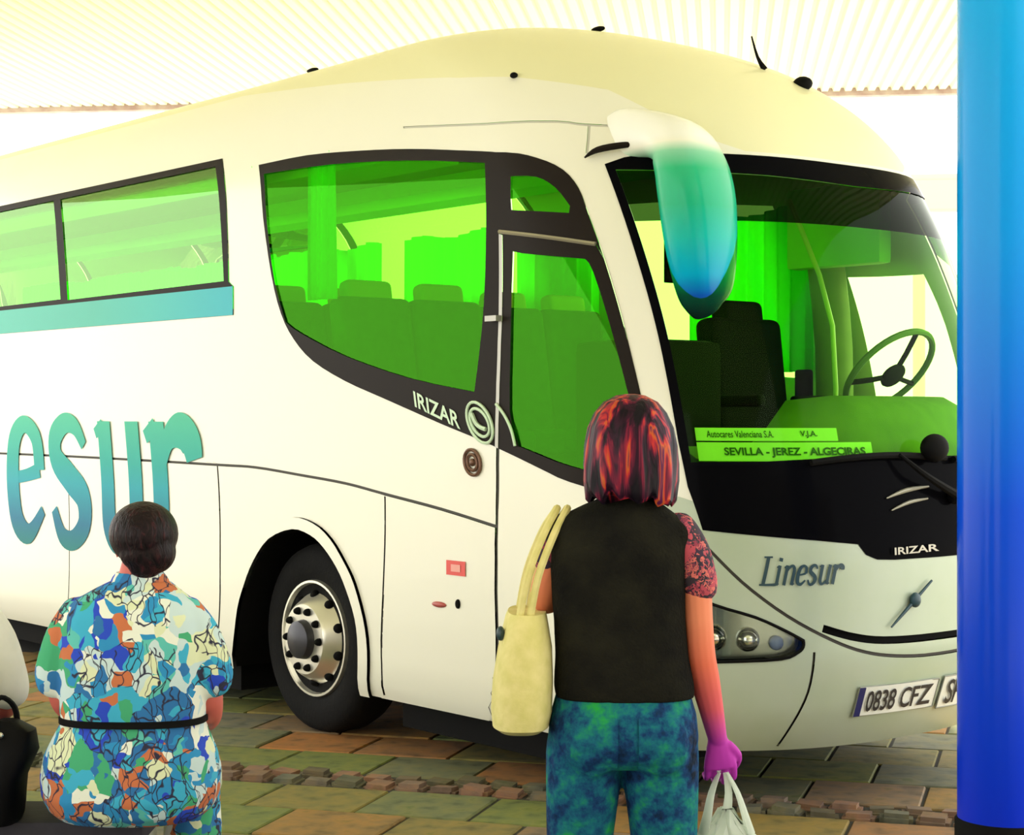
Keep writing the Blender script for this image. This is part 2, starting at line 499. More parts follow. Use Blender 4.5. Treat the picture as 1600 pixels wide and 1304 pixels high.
def ribbon(line, hw, fs=1.0, n=4):
    """thin strip round a line in skin coordinates; fs = metres per unit of a"""
    L = np.array(catmull(line, n)) if len(line) > 2 else np.array(dens(line, .1, False))
    T = np.gradient(L, axis=0); T[:, 0] *= fs
    T /= np.linalg.norm(T, axis=1, keepdims=True)
    N = np.stack([-T[:, 1] / fs, T[:, 0]], 1) * hw
    return [tuple(p) for p in L + N] + [tuple(p) for p in (L - N)[::-1]]

side_surround = [(-1.958, 3.007), (-1.481, 3.006), (-1.029, 2.973), (-.619, 2.93), (-.245, 2.875), (.037, 2.828), (.148, 2.782), (.22, 2.717), (.251, 2.625), (.257, 2.509), (.269, 2.31), (.279, 2.075), (.292, 1.806), (.309, 1.515), (.32, 1.255), (.09, 1.350), (-.44, 1.515), (-.802, 1.61), (-1.239, 1.731), (-1.55, 1.819), (-1.816, 1.924), (-1.968, 2.041), (-2.051, 2.18), (-2.076, 2.388), (-2.044, 2.705)]
side_glass = [(-1.935, 2.948), (-1.284, 2.927), (-.648, 2.872), (-.10, 2.795), (-.30, 2.281), (-.525, 1.755), (-1.011, 1.825), (-1.522, 1.943), (-1.898, 2.072), (-2.021, 2.134), (-2.056, 2.352), (-2.02, 2.666)]
quarter = [(.03, 2.713), (.126, 2.695), (.179, 2.637), (.208, 2.551), (.199, 2.52), (-.01, 2.56)]
door_glass = [(-.068, 2.373), (.212, 2.314), (.227, 2.257), (.246, 1.968), (.264, 1.713), (.284, 1.476), (.285, 1.345), (.102, 1.418), (-.255, 1.514), (-.286, 1.674), (-.184, 2.07)]
door_out = [(-.123, 2.468), (.092, 2.424), (.256, 2.375), (.269, 2.31), (.279, 2.075), (.292, 1.806), (.309, 1.515), (.32, 1.255), (.30, .9), (.27, .29), (-.441, .29), (-.471, 1.077), (-.343, 1.788)]
ws_outer = sym([(.349, 2.728), (.41, 2.755), (.474, 2.768), (.631, 2.771), (.806, 2.769), (1, 2.766)])
_bot = [(1, 1.050), (.953, 1.051), (.90, 1.051), (.854, 1.056), (.825, 1.078), (.806, 1.122), (.70, 1.142), (.581, 1.160), (.418, 1.185), (.389, 1.36), (.380, 1.542), (.371, 1.965), (.359, 2.403)]
ws_outer = ws_outer + [(2 - a, b) for a, b in _bot[::-1] if a < .999] + _bot
ws_glass_half = [(.406, 1.459), (.405, 1.542), (.397, 1.938), (.386, 2.359), (.375, 2.700), (.611, 2.684), (.783, 2.678), (1, 2.664)]
ws_glass = ws_glass_half + mir([p for p in ws_glass_half if p[0] < .999]) + [(1.253, 1.474), (1, 1.475), (.747, 1.474), (.568, 1.46)]
SHADE = 2.47
rear_panes = []
edges = [-2.40, -4.44, -6.55, -8.65, -10.6]
for e0, e1 in zip(edges, edges[1:]):
    rear_panes.append((e0 - (.0 if e0 == -2.40 else .05), e1 + .05))
headl = [(.36, .945), (.442, .885), (.546, .835), (.62, .78), (.665, .739), (.664, .712), (.65, .690), (.61, .666), (.475, .655), (.36, .648)]
arch = [(-2.70, .24), (-2.695, .42), (-2.675, .606), (-2.61, .74), (-2.513, .875), (-2.36, 1.0), (-2.134, 1.062), (-1.96, 1.040), (-1.837, .983), (-1.72, .89), (-1.638, .789), (-1.56, .65), (-1.520, .50), (-1.48, .24)]
arch_rim = [(-2.80, .24), (-2.79, .42), (-2.765, .66), (-2.69, .80), (-2.60, .92), (-2.42, 1.055), (-2.134, 1.122), (-1.93, 1.10), (-1.78, 1.03), (-1.655, .92), (-1.57, .82), (-1.49, .66), (-1.44, .50), (-1.40, .24)]
RW = 6.15    # the driven axle
arch2 = [(a - RW, b) for a, b in arch]
bonnet_line = [(.427, 1.115), (.514, .975), (.625, .839), (.738, .735), (.821, .68), (.905, .652), (1.0, .640)]
bonnet_line = bonnet_line + [(2 - a, b) for a, b in bonnet_line[::-1][1:]]
seams = {
    'long': ribbon([(-11, 1.386), (-5.775, 1.388), (-4.182, 1.385), (-2.885, 1.375), (-2.483, 1.37), (-2.048, 1.341), (-1.644, 1.311), (-1.32, 1.271), (-.866, 1.216), (-.47, 1.156)], .007),
    'v1': ribbon([(-2.886, 1.368), (-2.888, .29)], .005),
    'v2': ribbon([(-1.311, 1.259), (-1.337, .873), (-1.351, .563), (-1.29, .29)], .008),
    'v3': ribbon([(-4.75, 1.37), (-4.75, .29)], .005),
    'v4': ribbon([(-6.6, 1.37), (-6.6, .29)], .005),
    'door': ribbon([(-.123, 2.455), (-.343, 1.788), (-.471, 1.077), (-.441, .29)], .011),
    'bumper': ribbon([(.692, .690), (.688, .527), (.67, .405), (.655, .29)], .006, 1.9),
    'bumper2': ribbon([(2 - .692, .690), (2 - .688, .527), (2 - .67, .405), (2 - .655, .29)], .006, 1.9),
    'bonnet': ribbon(bonnet_line, .007, 1.9),
    'roofl': ribbon([(-.6, 3.05), (.174, 2.958), (.337, 2.919), (.504, 2.892)], .006, 1.6),
    'roofv': ribbon([(.347, 2.915), (.308, 2.783)], .006, 1.6),
}
slot = ribbon([(.714, .785), (.79, .745), (.871, .722), (1, .715), (1.129, .722), (1.21, .745), (1.286, .785)], .016, 1.9)
crease = [(-12, 3.56), (-1.72, 3.539), (-.779, 3.407), (-.059, 3.273), (.201, 3.208), (.461, 3.092), (.559, 2.954), (.651, 2.847), (.75, 2.79), (1, 2.785)]
crease = crease + [(2 - a, b) for a, b in crease[::-1][1:]]
roof_poly = crease + [(14, 3.76), (-12, 3.76)]
driver_win = [(1.76, 2.36), (1.735, 2.10), (1.735, 1.62), (2.08, 1.60), (2.21, 1.70), (2.17, 2.38)]
far_glass = [(2 - a, b) for a, b in [(-.45, 2.80), (-.60, 2.281), (-.70, 1.85), (-1.4, 1.90), (-1.98, 2.134), (-2.056, 2.352), (-2.02, 2.666), (-1.935, 2.93), (-1.284, 2.90)]]

def rounded(poly, n=3, lim=.75):
    """smooth an outline but keep its real corners"""
    P = np.array(poly, float); N = len(P); sc = np.array([1.0 if P[:, 0].max() < .05 else 1.5, 1.0])
    cor = []
    for i in range(N):
        a, b = (P[i] - P[i - 1]) * sc, (P[(i + 1) % N] - P[i]) * sc
        c = np.dot(a, b) / (np.linalg.norm(a) * np.linalg.norm(b) + 1e-9)
        if math.acos(max(-1, min(1, c))) > lim: cor.append(i)
    if len(cor) < 2: return [tuple(x) for x in catmull(P, n, True)]
    out = []
    for k, i in enumerate(cor):
        j = cor[(k + 1) % len(cor)]
        seg = [P[t % N] for t in range(i, (j if j > i else j + N) + 1)]
        out += [tuple(x) for x in (catmull(seg, n) if len(seg) > 2 else seg)[:-1]]
    return out
side_surround, side_glass, quarter, door_glass, headl, arch, arch_rim, driver_win = map(rounded, (side_surround, side_glass, quarter, door_glass, headl, arch, arch_rim, driver_win))
arch2 = [(a - RW, b) for a, b in arch]
polys = [side_surround, side_glass, quarter, door_glass, door_out, ws_outer, ws_glass, headl, mir(headl), arch, arch_rim, arch2, mir(arch), mir(arch2), slot, driver_win, far_glass, roof_poly] + list(seams.values())
rear_frames = []
for s in (0, 1):
    fr = [(-2.303, 3.095), (-2.521, 2.379), (-2.483, 2.351), (-2.535, 2.194), (-10.75, 2.20), (-10.75, 3.10)]
    if s: fr = mir(fr)
    polys.append(fr); rear_frames.append(fr)
band = [(-2.483, 2.351), (-2.535, 2.194), (-10.75, 2.20), (-10.75, 2.355)]
polys += [band]
pane_polys = []
for e0, e1 in rear_panes:
    p = [(e0, 3.052), (e0 - (.17 if e0 == -2.40 else .12), 2.385), (e1 - .12, 2.375), (e1, 3.052)]
    pane_polys.append(p); polys.append(p)
far_panes = [mir(p) for p in pane_polys]; polys += far_panes
polys.append([(.2, SHADE), (1.8, SHADE), (1.8, SHADE - .001), (.2, SHADE - .001)])

pts, eds = [], []
def add_loop(poly):
    d = dens(poly, .07)
    d = [(a, min(max(b, TB[0]), TB[-1])) for a, b in d]
    i0 = len(pts)
    pts.extend(d)
    eds.extend([(i0 + i, i0 + (i + 1) % len(d)) for i in range(len(d))])
for p in polys: add_loop(p)
ga = np.concatenate([np.arange(-11.6, -3, .16), np.arange(-3, -.2, .07), np.arange(-.2, 2.2, .028), np.arange(2.2, 5, .1), np.arange(5, 13.7, .16)])
gb = np.unique(np.concatenate([np.arange(.27, 2.7, .07), np.arange(2.7, 3.4, .04), np.array(TB[15:]), np.arange(3.4, 3.75, .02)]))
gb = gb[gb <= 3.75]
for x in ga:
    for y in gb: pts.append((float(x), float(y)))
cv, ce, cf, _, _, _ = delaunay_2d_cdt([Vector(p) for p in pts], eds, [], 0, 1e-5)
cv = np.array([(v.x, v.y) for v in cv]); cf = np.array([f for f in cf if len(f) == 3])
cen = cv[cf].mean(1); ax, bx_ = cen[:, 0], cen[:, 1]
ins = lambda poly: inpoly(ax, bx_, poly)
cls = np.array(['body_shell'] * len(cf), dtype=object)
cls[ins(roof_poly)] = 'roof_panel'
front = (ax > .30) & (ax < 1.70) & (bx_ < 1.3)
cls[front] = 'front_bumper'
above = front & (bx_ > np.interp(ax, [p[0] for p in bonnet_line], [p[1] for p in bonnet_line]))
cls[above & (ax > .427) & (ax < 1.573)] = 'bonnet_panel'
cls[ins(door_out)] = 'entry_door'
cls[(ax < -2.886) & (ax > -4.75) & (bx_ < 1.386)] = 'luggage_door'
cls[(ax < -4.75) & (ax > -6.6) & (bx_ < 1.386)] = 'luggage_door_b'
cls[(ax < -.47) & (ax > -1.33) & (bx_ < np.interp(ax, [-1.32, -.866, -.47], [1.271, 1.216, 1.156]))] = 'service_hatch'
cls[ins(arch_rim)] = 'wheel_arch_lip'
for k in seams: cls[ins(seams[k])] = 'roof_gap' if k.startswith('roof') else 'panel_gap'
cls[ins(slot)] = 'grille_slot'
cls[ins(side_surround)] = 'window_surround'
cls[ins(side_surround) & ins(door_out)] = 'door_frame'
cls[ins(seams['door']) & ins(side_surround)] = 'door_gap_trim'
cls[ins(rear_frames[0])] = 'rear_window_surround'
cls[ins(rear_frames[1])] = 'far_window_surround'
cls[ins(band)] = 'sill_band'
cls[ins(side_glass)] = 'side_window'
cls[ins(quarter)] = 'quarter_window'
cls[ins(door_glass)] = 'door_window'
for i, p in enumerate(pane_polys): cls[ins(p)] = 'pane%d' % i
for i, p in enumerate(far_panes): cls[ins(p)] = 'farpane%d' % i
cls[ins(far_glass)] = 'farglass'
cls[ins(ws_outer)] = 'windscreen_surround'
wsg = ins(ws_glass)
cls[wsg] = 'windscreen'
cls[wsg & (bx_ > SHADE)] = 'shade_band'
cls[ins(headl)] = 'headl0'
cls[ins(mir(headl))] = 'headl1'
for p in (arch, arch2, mir(arch), mir(arch2), driver_win): cls[ins(p)] = 'open'

bus = empty('coach', (-1.006, 9.11, 0), math.atan2(.63475, .77273))
tag(bus, 'cream white coach with green tinted windows and turquoise lettering parked under the canopy', 'bus')
def region(key, name, m, off=0.0, parent=bus):
    fsel = cf[cls == key]
    if len(fsel) == 0: print('EMPTY', key); return None
    idx, inv = np.unique(fsel, return_inverse=True)
    a, b = cv[idx, 0], cv[idx, 1]
    V = on(a, b, off); N = shell_n(a, b)
    T = inv.reshape(fsel.shape)
    ar = np.linalg.norm(np.cross(V[T[:, 1]] - V[T[:, 0]], V[T[:, 2]] - V[T[:, 0]]), axis=1)
    T = T[ar > 1e-8]
    # keep outward winding
    n = np.cross(V[T[:, 1]] - V[T[:, 0]], V[T[:, 2]] - V[T[:, 0]])
    flip = (n * N[T[:, 0]]).sum(1) < 0
    T[flip] = T[flip][:, ::-1]
    o = mk(name, V, T, m, parent, True)
    o.data.normals_split_custom_set_from_vertices([tuple(x) for x in N])
    return o
body = region('body_shell', 'body_shell', paint)
region('roof_panel', 'roof_panel', roof_warm_lit, .0)
region('front_bumper', 'front_bumper', front_shaded_paint, .004)
region('bonnet_panel', 'bonnet_panel', front_shaded_paint, .002)
door = region('entry_door', 'entry_door', paint, .003)
region('luggage_door', 'luggage_door', paint, .002)
region('luggage_door_b', 'luggage_door', paint, .002)
region('service_hatch', 'service_hatch', paint, .003)
region('wheel_arch_lip', 'wheel_arch_lip', paint, .018)
region('panel_gap', 'panel_gap', darkgap, -.006)
region('roof_gap', 'panel_gap', mat('roof_joint', (.55, .54, .46), .6), -.003)
region('grille_slot', 'grille_slot', rubber, -.03)
region('window_surround', 'window_surround', framebrown, .004)
region('door_frame', 'door_frame', framebrown, .006, door)
region('door_gap_trim', 'door_edge_trim', greytrim, .008, door)
region('rear_window_surround', 'window_surround', framebrown, .004)
region('far_window_surround', 'window_surround', framebrown, .004)
region('sill_band', 'sill_band', zramp('sill_band_paint', [(0, (.04, .42, .32)), (.45, (.03, .45, .40)), (1, (.01, .42, .50))], 2.5, .9, .25, .1, axis='Y'), .006)
region('side_window', 'side_window', tintglass, -.004)
region('quarter_window', 'quarter_window', tintglass, -.002)
region('door_window', 'door_window', tintglass, -.002, door)
for i in range(len(pane_polys)): region('pane%d' % i, 'side_window', glass('green_glass_light_wash', (.46, .97, .24), 1.25, .17, (.62, 1, .45)), -.002)  # paler tint and reflection stand in for overexposed wash on these panes
for i in range(len(far_panes)): region('farpane%d' % i, 'side_window', farglass_m, -.002)
region('farglass', 'side_window', farglass_m, -.002)
wsf = region('windscreen_surround', 'windscreen_surround', blackgloss, .005)
region('windscreen', 'windscreen', screenglass, .0)
region('shade_band', 'windscreen_shade_band', shadeglass, .0)
for k in (0, 1):
    hl = region('headl%d' % k, 'headlight', mat('lamp_bowl', (.35, .36, .33), .22, metal=.9), -.055)
    region('headl%d' % k, 'lens', clearglass, .004, hl)
    sgn = 1 if k == 0 else -1
    for aa, bb, rr in ((.44, .745, .055), (.53, .74, .05), (.605, .725, .03)):
        bm = bmesh.new(); p = on(np.array(aa if k == 0 else 2 - aa), np.array(bb), -.045)
        add_ball(bm, p, (rr, rr, rr), 14, 10); part('lamp', bm, chrome if rr > .04 else mat('amber_lamp', (.35, .45, .8), .2), hl)
    bm = bmesh.new()
    add_tube(bm, [tuple(on(np.array(a if k == 0 else 2 - a), np.array(b), .004)) for a, b in headl] + [tuple(on(np.array(headl[0][0] if k == 0 else 2 - headl[0][0]), np.array(headl[0][1]), .004))], .007, 6, 1)
    part('lamp_gasket', bm, rubber, hl)
# rear wall, floor pan
bs = np.array([b for b in TB])
ring = [(BW - fh(b), REAR, shell(np.array(-14.0), b)[2]) for b in bs] + [(BW + fh(b), REAR, shell(np.array(-14.0), b)[2]) for b in bs[::-1]]
mk('rear_wall', ring, [list(range(len(ring)))], paint, bus)
fl = [tuple(on(np.array(a), np.array(.30), -.01)) for a in np.concatenate([[-12.], np.arange(0, 2.01, .1), [14.]])]
fl = [(x, min(y, -.46), z) for x, y, z in fl]
mk('underbody', fl, [list(range(len(fl)))], rubber, bus)
fl = [(x, y, 1.12) for x, y, z in [tuple(on(np.array(a), np.array(1.12), -.03)) for a in np.concatenate([[-12.], np.arange(0, 2.01, .1), [14.]])]]
mk('cabin_floor', fl, [list(range(len(fl)))], mat('cabin_floor_vinyl', (.05, .07, .04), .7), bus)

bm = bmesh.new(); add_box(bm, (BW, -1.25, .205), (2.05, 1.5, .18)); add_box(bm, (BW, 3.3, .205), (2.1, 4.6, .18)); add_box(bm, (BW, .16, .30), (1.1, 1.3, .2)); add_box(bm, (BW, 6.3, .30), (1.1, 1.6, .2)); add_box(bm, (BW, 8.2, .24), (2.2, 2.1, .1)); part('chassis_light_block', bm, rubber, bus, smooth=False)  # boxes set low to block light and blacken the shade under the coach
# wheel wells and wheels
def well(poly, far=False):
    P = [tuple(on(np.array(a), np.array(max(b, .27)), -.004)) for a, b in poly]
    sgn = -1 if far else 1
    vs = P + [(x + sgn * .62, y, z) for x, y, z in P]
    n = len(P)
    fs = [(i, i + 1, n + i + 1, n + i) for i in range(n - 1)] + [[n + i for i in range(n)]]
    mk('wheel_well', vs, fs, rubber, bus)
for p in (arch, arch2): well(p); well([(2 - a, b) for a, b in p], True)
tyre_m = mat('tyre_rubber', (.008, .008, .008), .8, spec=.1, bump=.3, nscale=60)
def lathe(bm, prof, n=40):
    """profile of (outward, radius) round the axle; outward = -x"""
    rings = [[(-o, r * math.cos(2 * PI * k / n), r * math.sin(2 * PI * k / n)) for k in range(n)] for o, r in prof]
    add_loft(bm, rings)
def make_wheel():
    w = empty('wheel'); w.parent = bus
    bm = bmesh.new(); lathe(bm, [(-.27, .30), (-.27, .42), (-.25, .47), (-.2, .49), (-.06, .49), (-.02, .475), (.0, .44), (.005, .38), (.0, .325), (-.02, .30)], 48); part('tyre', bm, tyre_m, w)
    bm = bmesh.new(); lathe(bm, [(-.24, .29), (-.02, .305), (.004, .30), (.004, .288), (-.03, .280), (-.055, .262), (-.02, .235), (.045, .195), (.06, .180), (.06, .10), (.055, .0001)], 48); part('rim', bm, alu, w)
    for k in range(10):
        t = 2 * PI * (k + .5) / 10
        bm = bmesh.new(); add_ball(bm, (.012, .225 * math.cos(t), .225 * math.sin(t)), (.028, .026, .026), 12, 8); part('rim_hole', bm, rubber, w)
        t = 2 * PI * k / 10
        bm = bmesh.new(); add_ball(bm, (-.062, .150 * math.cos(t), .150 * math.sin(t)), (.03, .020, .020), 10, 8); part('lug_nut', bm, rubber, w)
    bm = bmesh.new(); lathe(bm, [(.05, .105), (.10, .095), (.115, .07), (.118, .0001)], 24); part('hub', bm, mat('hub_dark', (.05, .05, .06), .4, metal=.5), w)
    return w
w0 = make_wheel(); w0.location = (.10, .16, .492)
for x, y, r in ((.10, .16 + RW, 0), (2.34, .16, PI), (2.34, .16 + RW, PI)):
    w = copy_tree(w0, bus); w.location = (x, y, .492); w.rotation_euler.z = r

# ---------------- mirrors
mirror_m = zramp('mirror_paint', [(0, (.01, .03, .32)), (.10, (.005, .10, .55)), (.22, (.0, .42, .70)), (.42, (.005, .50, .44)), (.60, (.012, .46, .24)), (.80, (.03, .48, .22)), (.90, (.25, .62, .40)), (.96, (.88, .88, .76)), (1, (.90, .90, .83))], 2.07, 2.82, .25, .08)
def mirror_rings(flip=False):
    st = [(.30, -1.86, 2.86, .02, .09, .05), (.30, -1.98, 2.86, .05, .12, .06), (.33, -2.14, 2.85, .10, .10, .09), (.355, -2.27, 2.79, .155, .11, .085), (.36, -2.33, 2.70, .185, .12, .0), (.365, -2.36, 2.58, .19, .13, .0), (.375, -2.37, 2.44, .178, .13, 0), (.392, -2.37, 2.30, .160, .12, 0), (.412, -2.365, 2.18, .135, .10, 0), (.432, -2.36, 2.125, .105, .08, 0), (.445, -2.36, 2.105, .085, .06, 0)]
    return st
def make_mirror(flip):
    q = catmull(mirror_rings(), 4)
    rings = []
    n = 24
    for i, s in enumerate(q):
        w, u, z, rx, ry, lean = s
        d = q[min(i + 1, len(q) - 1)][:3] - q[max(i - 1, 0)][:3]; d = Vector(d).normalized()
        X = Vector((.985, .17, 0)); X = (X - d * X.dot(d)).normalized(); Yv = d.cross(X)
        r = []
        for k in range(n):
            t = 2 * PI * k / n
            cx, sy = math.cos(t), math.sin(t)
            p = Vector((w, u, z)) + X * rx * math.copysign(abs(cx) ** .75, cx) + Yv * ry * math.copysign(abs(sy) ** .85, sy)
            if flip: p.x = 2 * BW - p.x
            r.append(tuple(p))
        rings.append(r)
    bm = bmesh.new(); add_loft(bm, rings)
    m = part('mirror', bm, mirror_m, bus)
    # glass on the rear face, black edge round it
    bm = bmesh.new()
    x = .365 if not flip else 2 * BW - .365
    add_box(bm, (x + (.03 if not flip else -.03), -2.245, 2.40), (.20, .02, .38)); part('mirror_glass', bm, blackgloss, m, bevel=.004)
make_mirror(False)

# ---------------- lettering on the skin
GLY = {   # strokes: (x, y, width factor) in a unit box
    'e': [[(.14, .50, .5), (.5, .53, .5), (.84, .58, .6)], [(.84, .58, .9), (.80, .85, .9), (.52, .97, .7), (.24, .82, 1), (.14, .48, 1.15), (.24, .14, 1.1), (.55, .03, .8), (.90, .24, .45)]],
    's': [[(.86, .80, .5), (.70, .95, .7), (.46, .98, .8), (.22, .86, 1), (.22, .68, 1.1), (.50, .53, 1.2), (.78, .38, 1.15), (.80, .16, 1), (.56, .02, .8), (.30, .05, .7), (.12, .26, .5)]],
    'u': [[(.02, .90, .4), (.20, .97, .5)], [(.22, 1.0, 1), (.22, .5, 1), (.24, .18, 1), (.40, .03, .8), (.60, .10, .6), (.78, .28, .5)], [(.80, 1.0, 1), (.80, .5, 1), (.80, .02, 1)], [(.80, .03, .6), (.98, .08, .4)]],
    'r': [[(.02, .88, .5), (.24, .97, .6)], [(.26, 1.0, 1.1), (.26, .5, 1.1), (.26, 0.0, 1.1)], [(.28, .62, .5), (.46, .86, .8), (.70, .93, 1.3), (.88, .86, 1.4), (.93, .72, 1.1)]],
    'n': [[(.02, .88, .5), (.20, .97, .5)], [(.22, 1.0, 1), (.22, .5, 1), (.22, 0, 1)], [(.24, .68, .5), (.46, .94, .7), (.68, .95, .9), (.80, .76, 1), (.80, .4, 1), (.80, .0, 1)], [(.80, .03, .5), (.98, .08, .4)]],
    'i': [[(.2, .9, .4), (.48, .98, .5)], [(.5, 1.0, 1), (.5, .5, 1), (.5, 0, 1)], [(.5, .03, .5), (.75, .08, .4)], [(.5, 1.20, 1.1), (.5, 1.38, 1.1)]],
    'L': [[(.12, 1.42, .5), (.52, 1.42, .5)], [(.32, 1.4, 1.1), (.31, .7, 1.1), (.30, 0.03, 1.1)], [(.12, .03, .5), (.6, .03, .7), (.92, .06, .8), (.98, .28, .4)]],
}
def glyph(ch, a0, b0, wa, hb, weight, fs, off, m, parent, shear=0, name='letter'):
    """raised vinyl letter laid on the coach skin; weight in metres"""
    V, Fc = [], []
    for li, st in enumerate(GLY[ch]):
        L = np.array(catmull(st, 6)) if len(st) > 2 else np.array([np.array(st[0]) + (np.array(st[1]) - np.array(st[0])) * t for t in np.linspace(0, 1, 5)])
        A = a0 + (L[:, 0] * wa) + shear * L[:, 1] * hb / fs; B = b0 + L[:, 1] * hb
        X = np.stack([A * fs, B], 1); T = np.gradient(X, axis=0); T /= np.maximum(np.linalg.norm(T, axis=1, keepdims=True), 1e-9)
        Nn = np.stack([-T[:, 1], T[:, 0]], 1) * (L[:, 2:3] * weight / 2)
        for sgn in (1, -1):
            Q = X + sgn * Nn
            V += [tuple(p) for p in on(Q[:, 0] / fs, Q[:, 1], off + .0006 * li)]
        k = len(L); i0 = len(V) - 2 * k
        Fc += [(i0 + k + i, i0 + k + i + 1, i0 + i + 1, i0 + i) for i in range(k - 1)]
    return mk(name, V, Fc, m, parent, True)
big_m = zramp('lettering_turquoise', [(0, (.006, .20, .20)), (.2, (.006, .17, .30)), (.5, (.008, .34, .42)), (.66, (.012, .38, .34)), (1, (.06, .50, .32))], .80, 1.64, .45, 0)
lets = [('L', -7.62, .58), ('i', -7.0, .4), ('n', -6.42, .60), ('e', -5.66, .60), ('s', -5.03, .62), ('u', -4.34, .62), ('r', -3.70, .62)]
for ch, a0, wd in lets:
    glyph(ch, a0, .85, wd, .76, .165, 1, .007, big_m, bus)
script_m = mat('lettering_dark', (.01, .05, .07), .4)
a = .548
for ch, wd in (('L', .052), ('i', .022), ('n', .032), ('e', .027), ('s', .025), ('u', .032), ('r', .028)):
    glyph(ch, a, .964, wd, .080, .0145, 1.85, .007, script_m, bus, shear=.24)
    a += wd * (1.04 if ch != 'L' else .72)
def skin_text(s, a0, b0, wa, hb, m, name, off=.008, shear=0, bold=0, parent=bus, rot=0.0, fs=1.0):
    vs, fs_ = text_tris(s, 1, shear, bold)
    X = np.array(vs)[:, :2]; mn, mxx = X.min(0), X.max(0)
    X = (X - mn) / (mxx - mn)
    A = a0 + X[:, 0] * wa; B = b0 + X[:, 1] * hb + rot * X[:, 0]
    # subdivide nothing: characters are small next to the curve of the skin
    return mk(name, on(A, B, off), fs_, m, parent)
pale_m = mat('lettering_pale', (.62, .80, .58), .5)
skin_text('IRIZAR', -.985, 1.690, .33, .075, pale_m, 'maker_lettering', rot=-.105, bold=.02)
skin_text('IRIZAR', .893, 1.072, .104, .030, mat('badge_grey', (.55, .52, .42), .4), 'maker_badge', off=.02, bold=.02, rot=.005)
# round emblem beside the maker's name: nested rings
bm = bmesh.new()
for rx, ry in ((.088, .088), (.066, .06)):
    L = [tuple(on(np.array(-.505 + rx * math.cos(t)), np.array(1.617 + ry * math.sin(t) - .3 * rx * math.cos(t)), .010)) for t in np.linspace(0, 2 * PI, 33)]
    add_tube(bm, L, .0075, 6, 1)
L = [tuple(on(np.array(-.505 + x), np.array(1.617 + y), .010)) for x, y in ((-.05, .04), (-.03, .0), (.0, -.02), (.04, -.03))]
add_tube(bm, L, .010, 6, 3)
part('maker_emblem', bm, pale_m, bus)
# arc of bright trim at the foot of the door glass
bm = bmesh.new(); add_tube(bm, [tuple(on(np.array(a), np.array(b), .012)) for a, b in ((-.37, 1.70), (-.32, 1.65), (-.285, 1.585), (-.272, 1.515))], .007, 6, 4); part('trim_arc', bm, pale_m, door)
bm = bmesh.new(); add_tube(bm, [tuple(on(np.array(a), np.array(b), .010)) for a, b in ((-.123, 2.468), (.092, 2.424), (.256, 2.375))], .010, 6, 4); part('door_top_trim', bm, mat('door_trim_bronze', (.36, .33, .24), .35, metal=.5), door)
bm = bmesh.new(); add_box(bm, on(np.array(-.285), np.array(2.08), .02), (.04, .08, .025)); part('door_hinge', bm, greytrim, door)
# bronze speaker grille / lock
bm = bmesh.new()
for r in (.058, .036):
    L = [tuple(on(np.array(-.596 + r * math.cos(t)), np.array(1.437 + r * math.sin(t)), .008)) for t in np.linspace(0, 2 * PI, 25)]
    add_tube(bm, L, .008, 6, 1)
add_ball(bm, on(np.array(-.596), np.array(1.437), .006), (.014, .018, .018), 10, 8)
part('round_lock', bm, mat('lock_bronze', (.16, .08, .05), .4, metal=.4), bus)
def decal(name, a0, a1, b0, b1, m, off=.008, parent=bus, na=8, nb=2):
    A, B = np.meshgrid(np.linspace(a0, a1, na), np.linspace(b0, b1, nb), indexing='ij')
    V = on(A.ravel(), B.ravel(), off)
    Fc = [(i * nb + j, (i + 1) * nb + j, (i + 1) * nb + j + 1, i * nb + j + 1) for i in range(na - 1) for j in range(nb - 1)]
    return mk(name, V, Fc, m, parent)
d = decal('warning_sticker', -.832, -.690, .918, .985, redm)
decal('sticker_print', -.795, -.725, .935, .968, mat('sticker_pink', (.85, .35, .30), .4), .010, d)
bm = bmesh.new(); add_ball(bm, on(np.array(-.89), np.array(.775), .006), (.012, .055, .014), 12, 8); part('hatch_handle', bm, mat('handle_red', (.42, .07, .06), .4), bus)
bm = bmesh.new(); add_ball(bm, on(np.array(-.747), np.array(.789), .006), (.012, .016, .022), 12, 8); part('hatch_lock', bm, rubber, bus)
# number plates
def nplate(a0, a1, b0, b1, txt, blue):
    p = decal('number_plate', a0, a1, b0, b1, mat('plate_white', (.80, .84, .76), .45), .014)
    if blue: decal('plate_blue_band', a0, a0 + .016, b0, b1, mat('plate_blue', (.01, .015, .12), .4), .018, p, 3)
    skin_text(txt, a0 + (.024 if blue else .012), b0 + .016, a1 - a0 - (.03 if blue else .022), b1 - b0 - .032, mat('plate_black', (.012, .012, .015), .5), 'plate_text', .018, bold=.015, parent=p)
    L = [tuple(on(np.array(x), np.array(y), .014)) for x, y in ((a0, b0), (a1, b0), (a1, b1), (a0, b1), (a0, b0))]
    bm = bmesh.new(); add_tube(bm, L, .004, 6, 1); part('plate_frame', bm, mat('plate_edge', (.25, .27, .22), .5), p)
nplate(.816, 1.004, .415, .535, '0838 CFZ', True)
nplate(1.014, 1.075, .402, .54, 'SP', False)
# diagonal bonnet strut: small block on a thin rod
bm = bmesh.new()
add_tube(bm, [tuple(on(np.array(a), np.array(b), .018)) for a, b in ((.884, .775), (.930, .855), (.983, .955))], [.004, .008, .005], 8, 4)
part('bonnet_emblem', bm, script_m, bus)
bm = bmesh.new(); add_ball(bm, on(np.array(.944), np.array(.880), .02), (.030, .02, .032), 10, 8); part('emblem_boss', bm, script_m, bus)
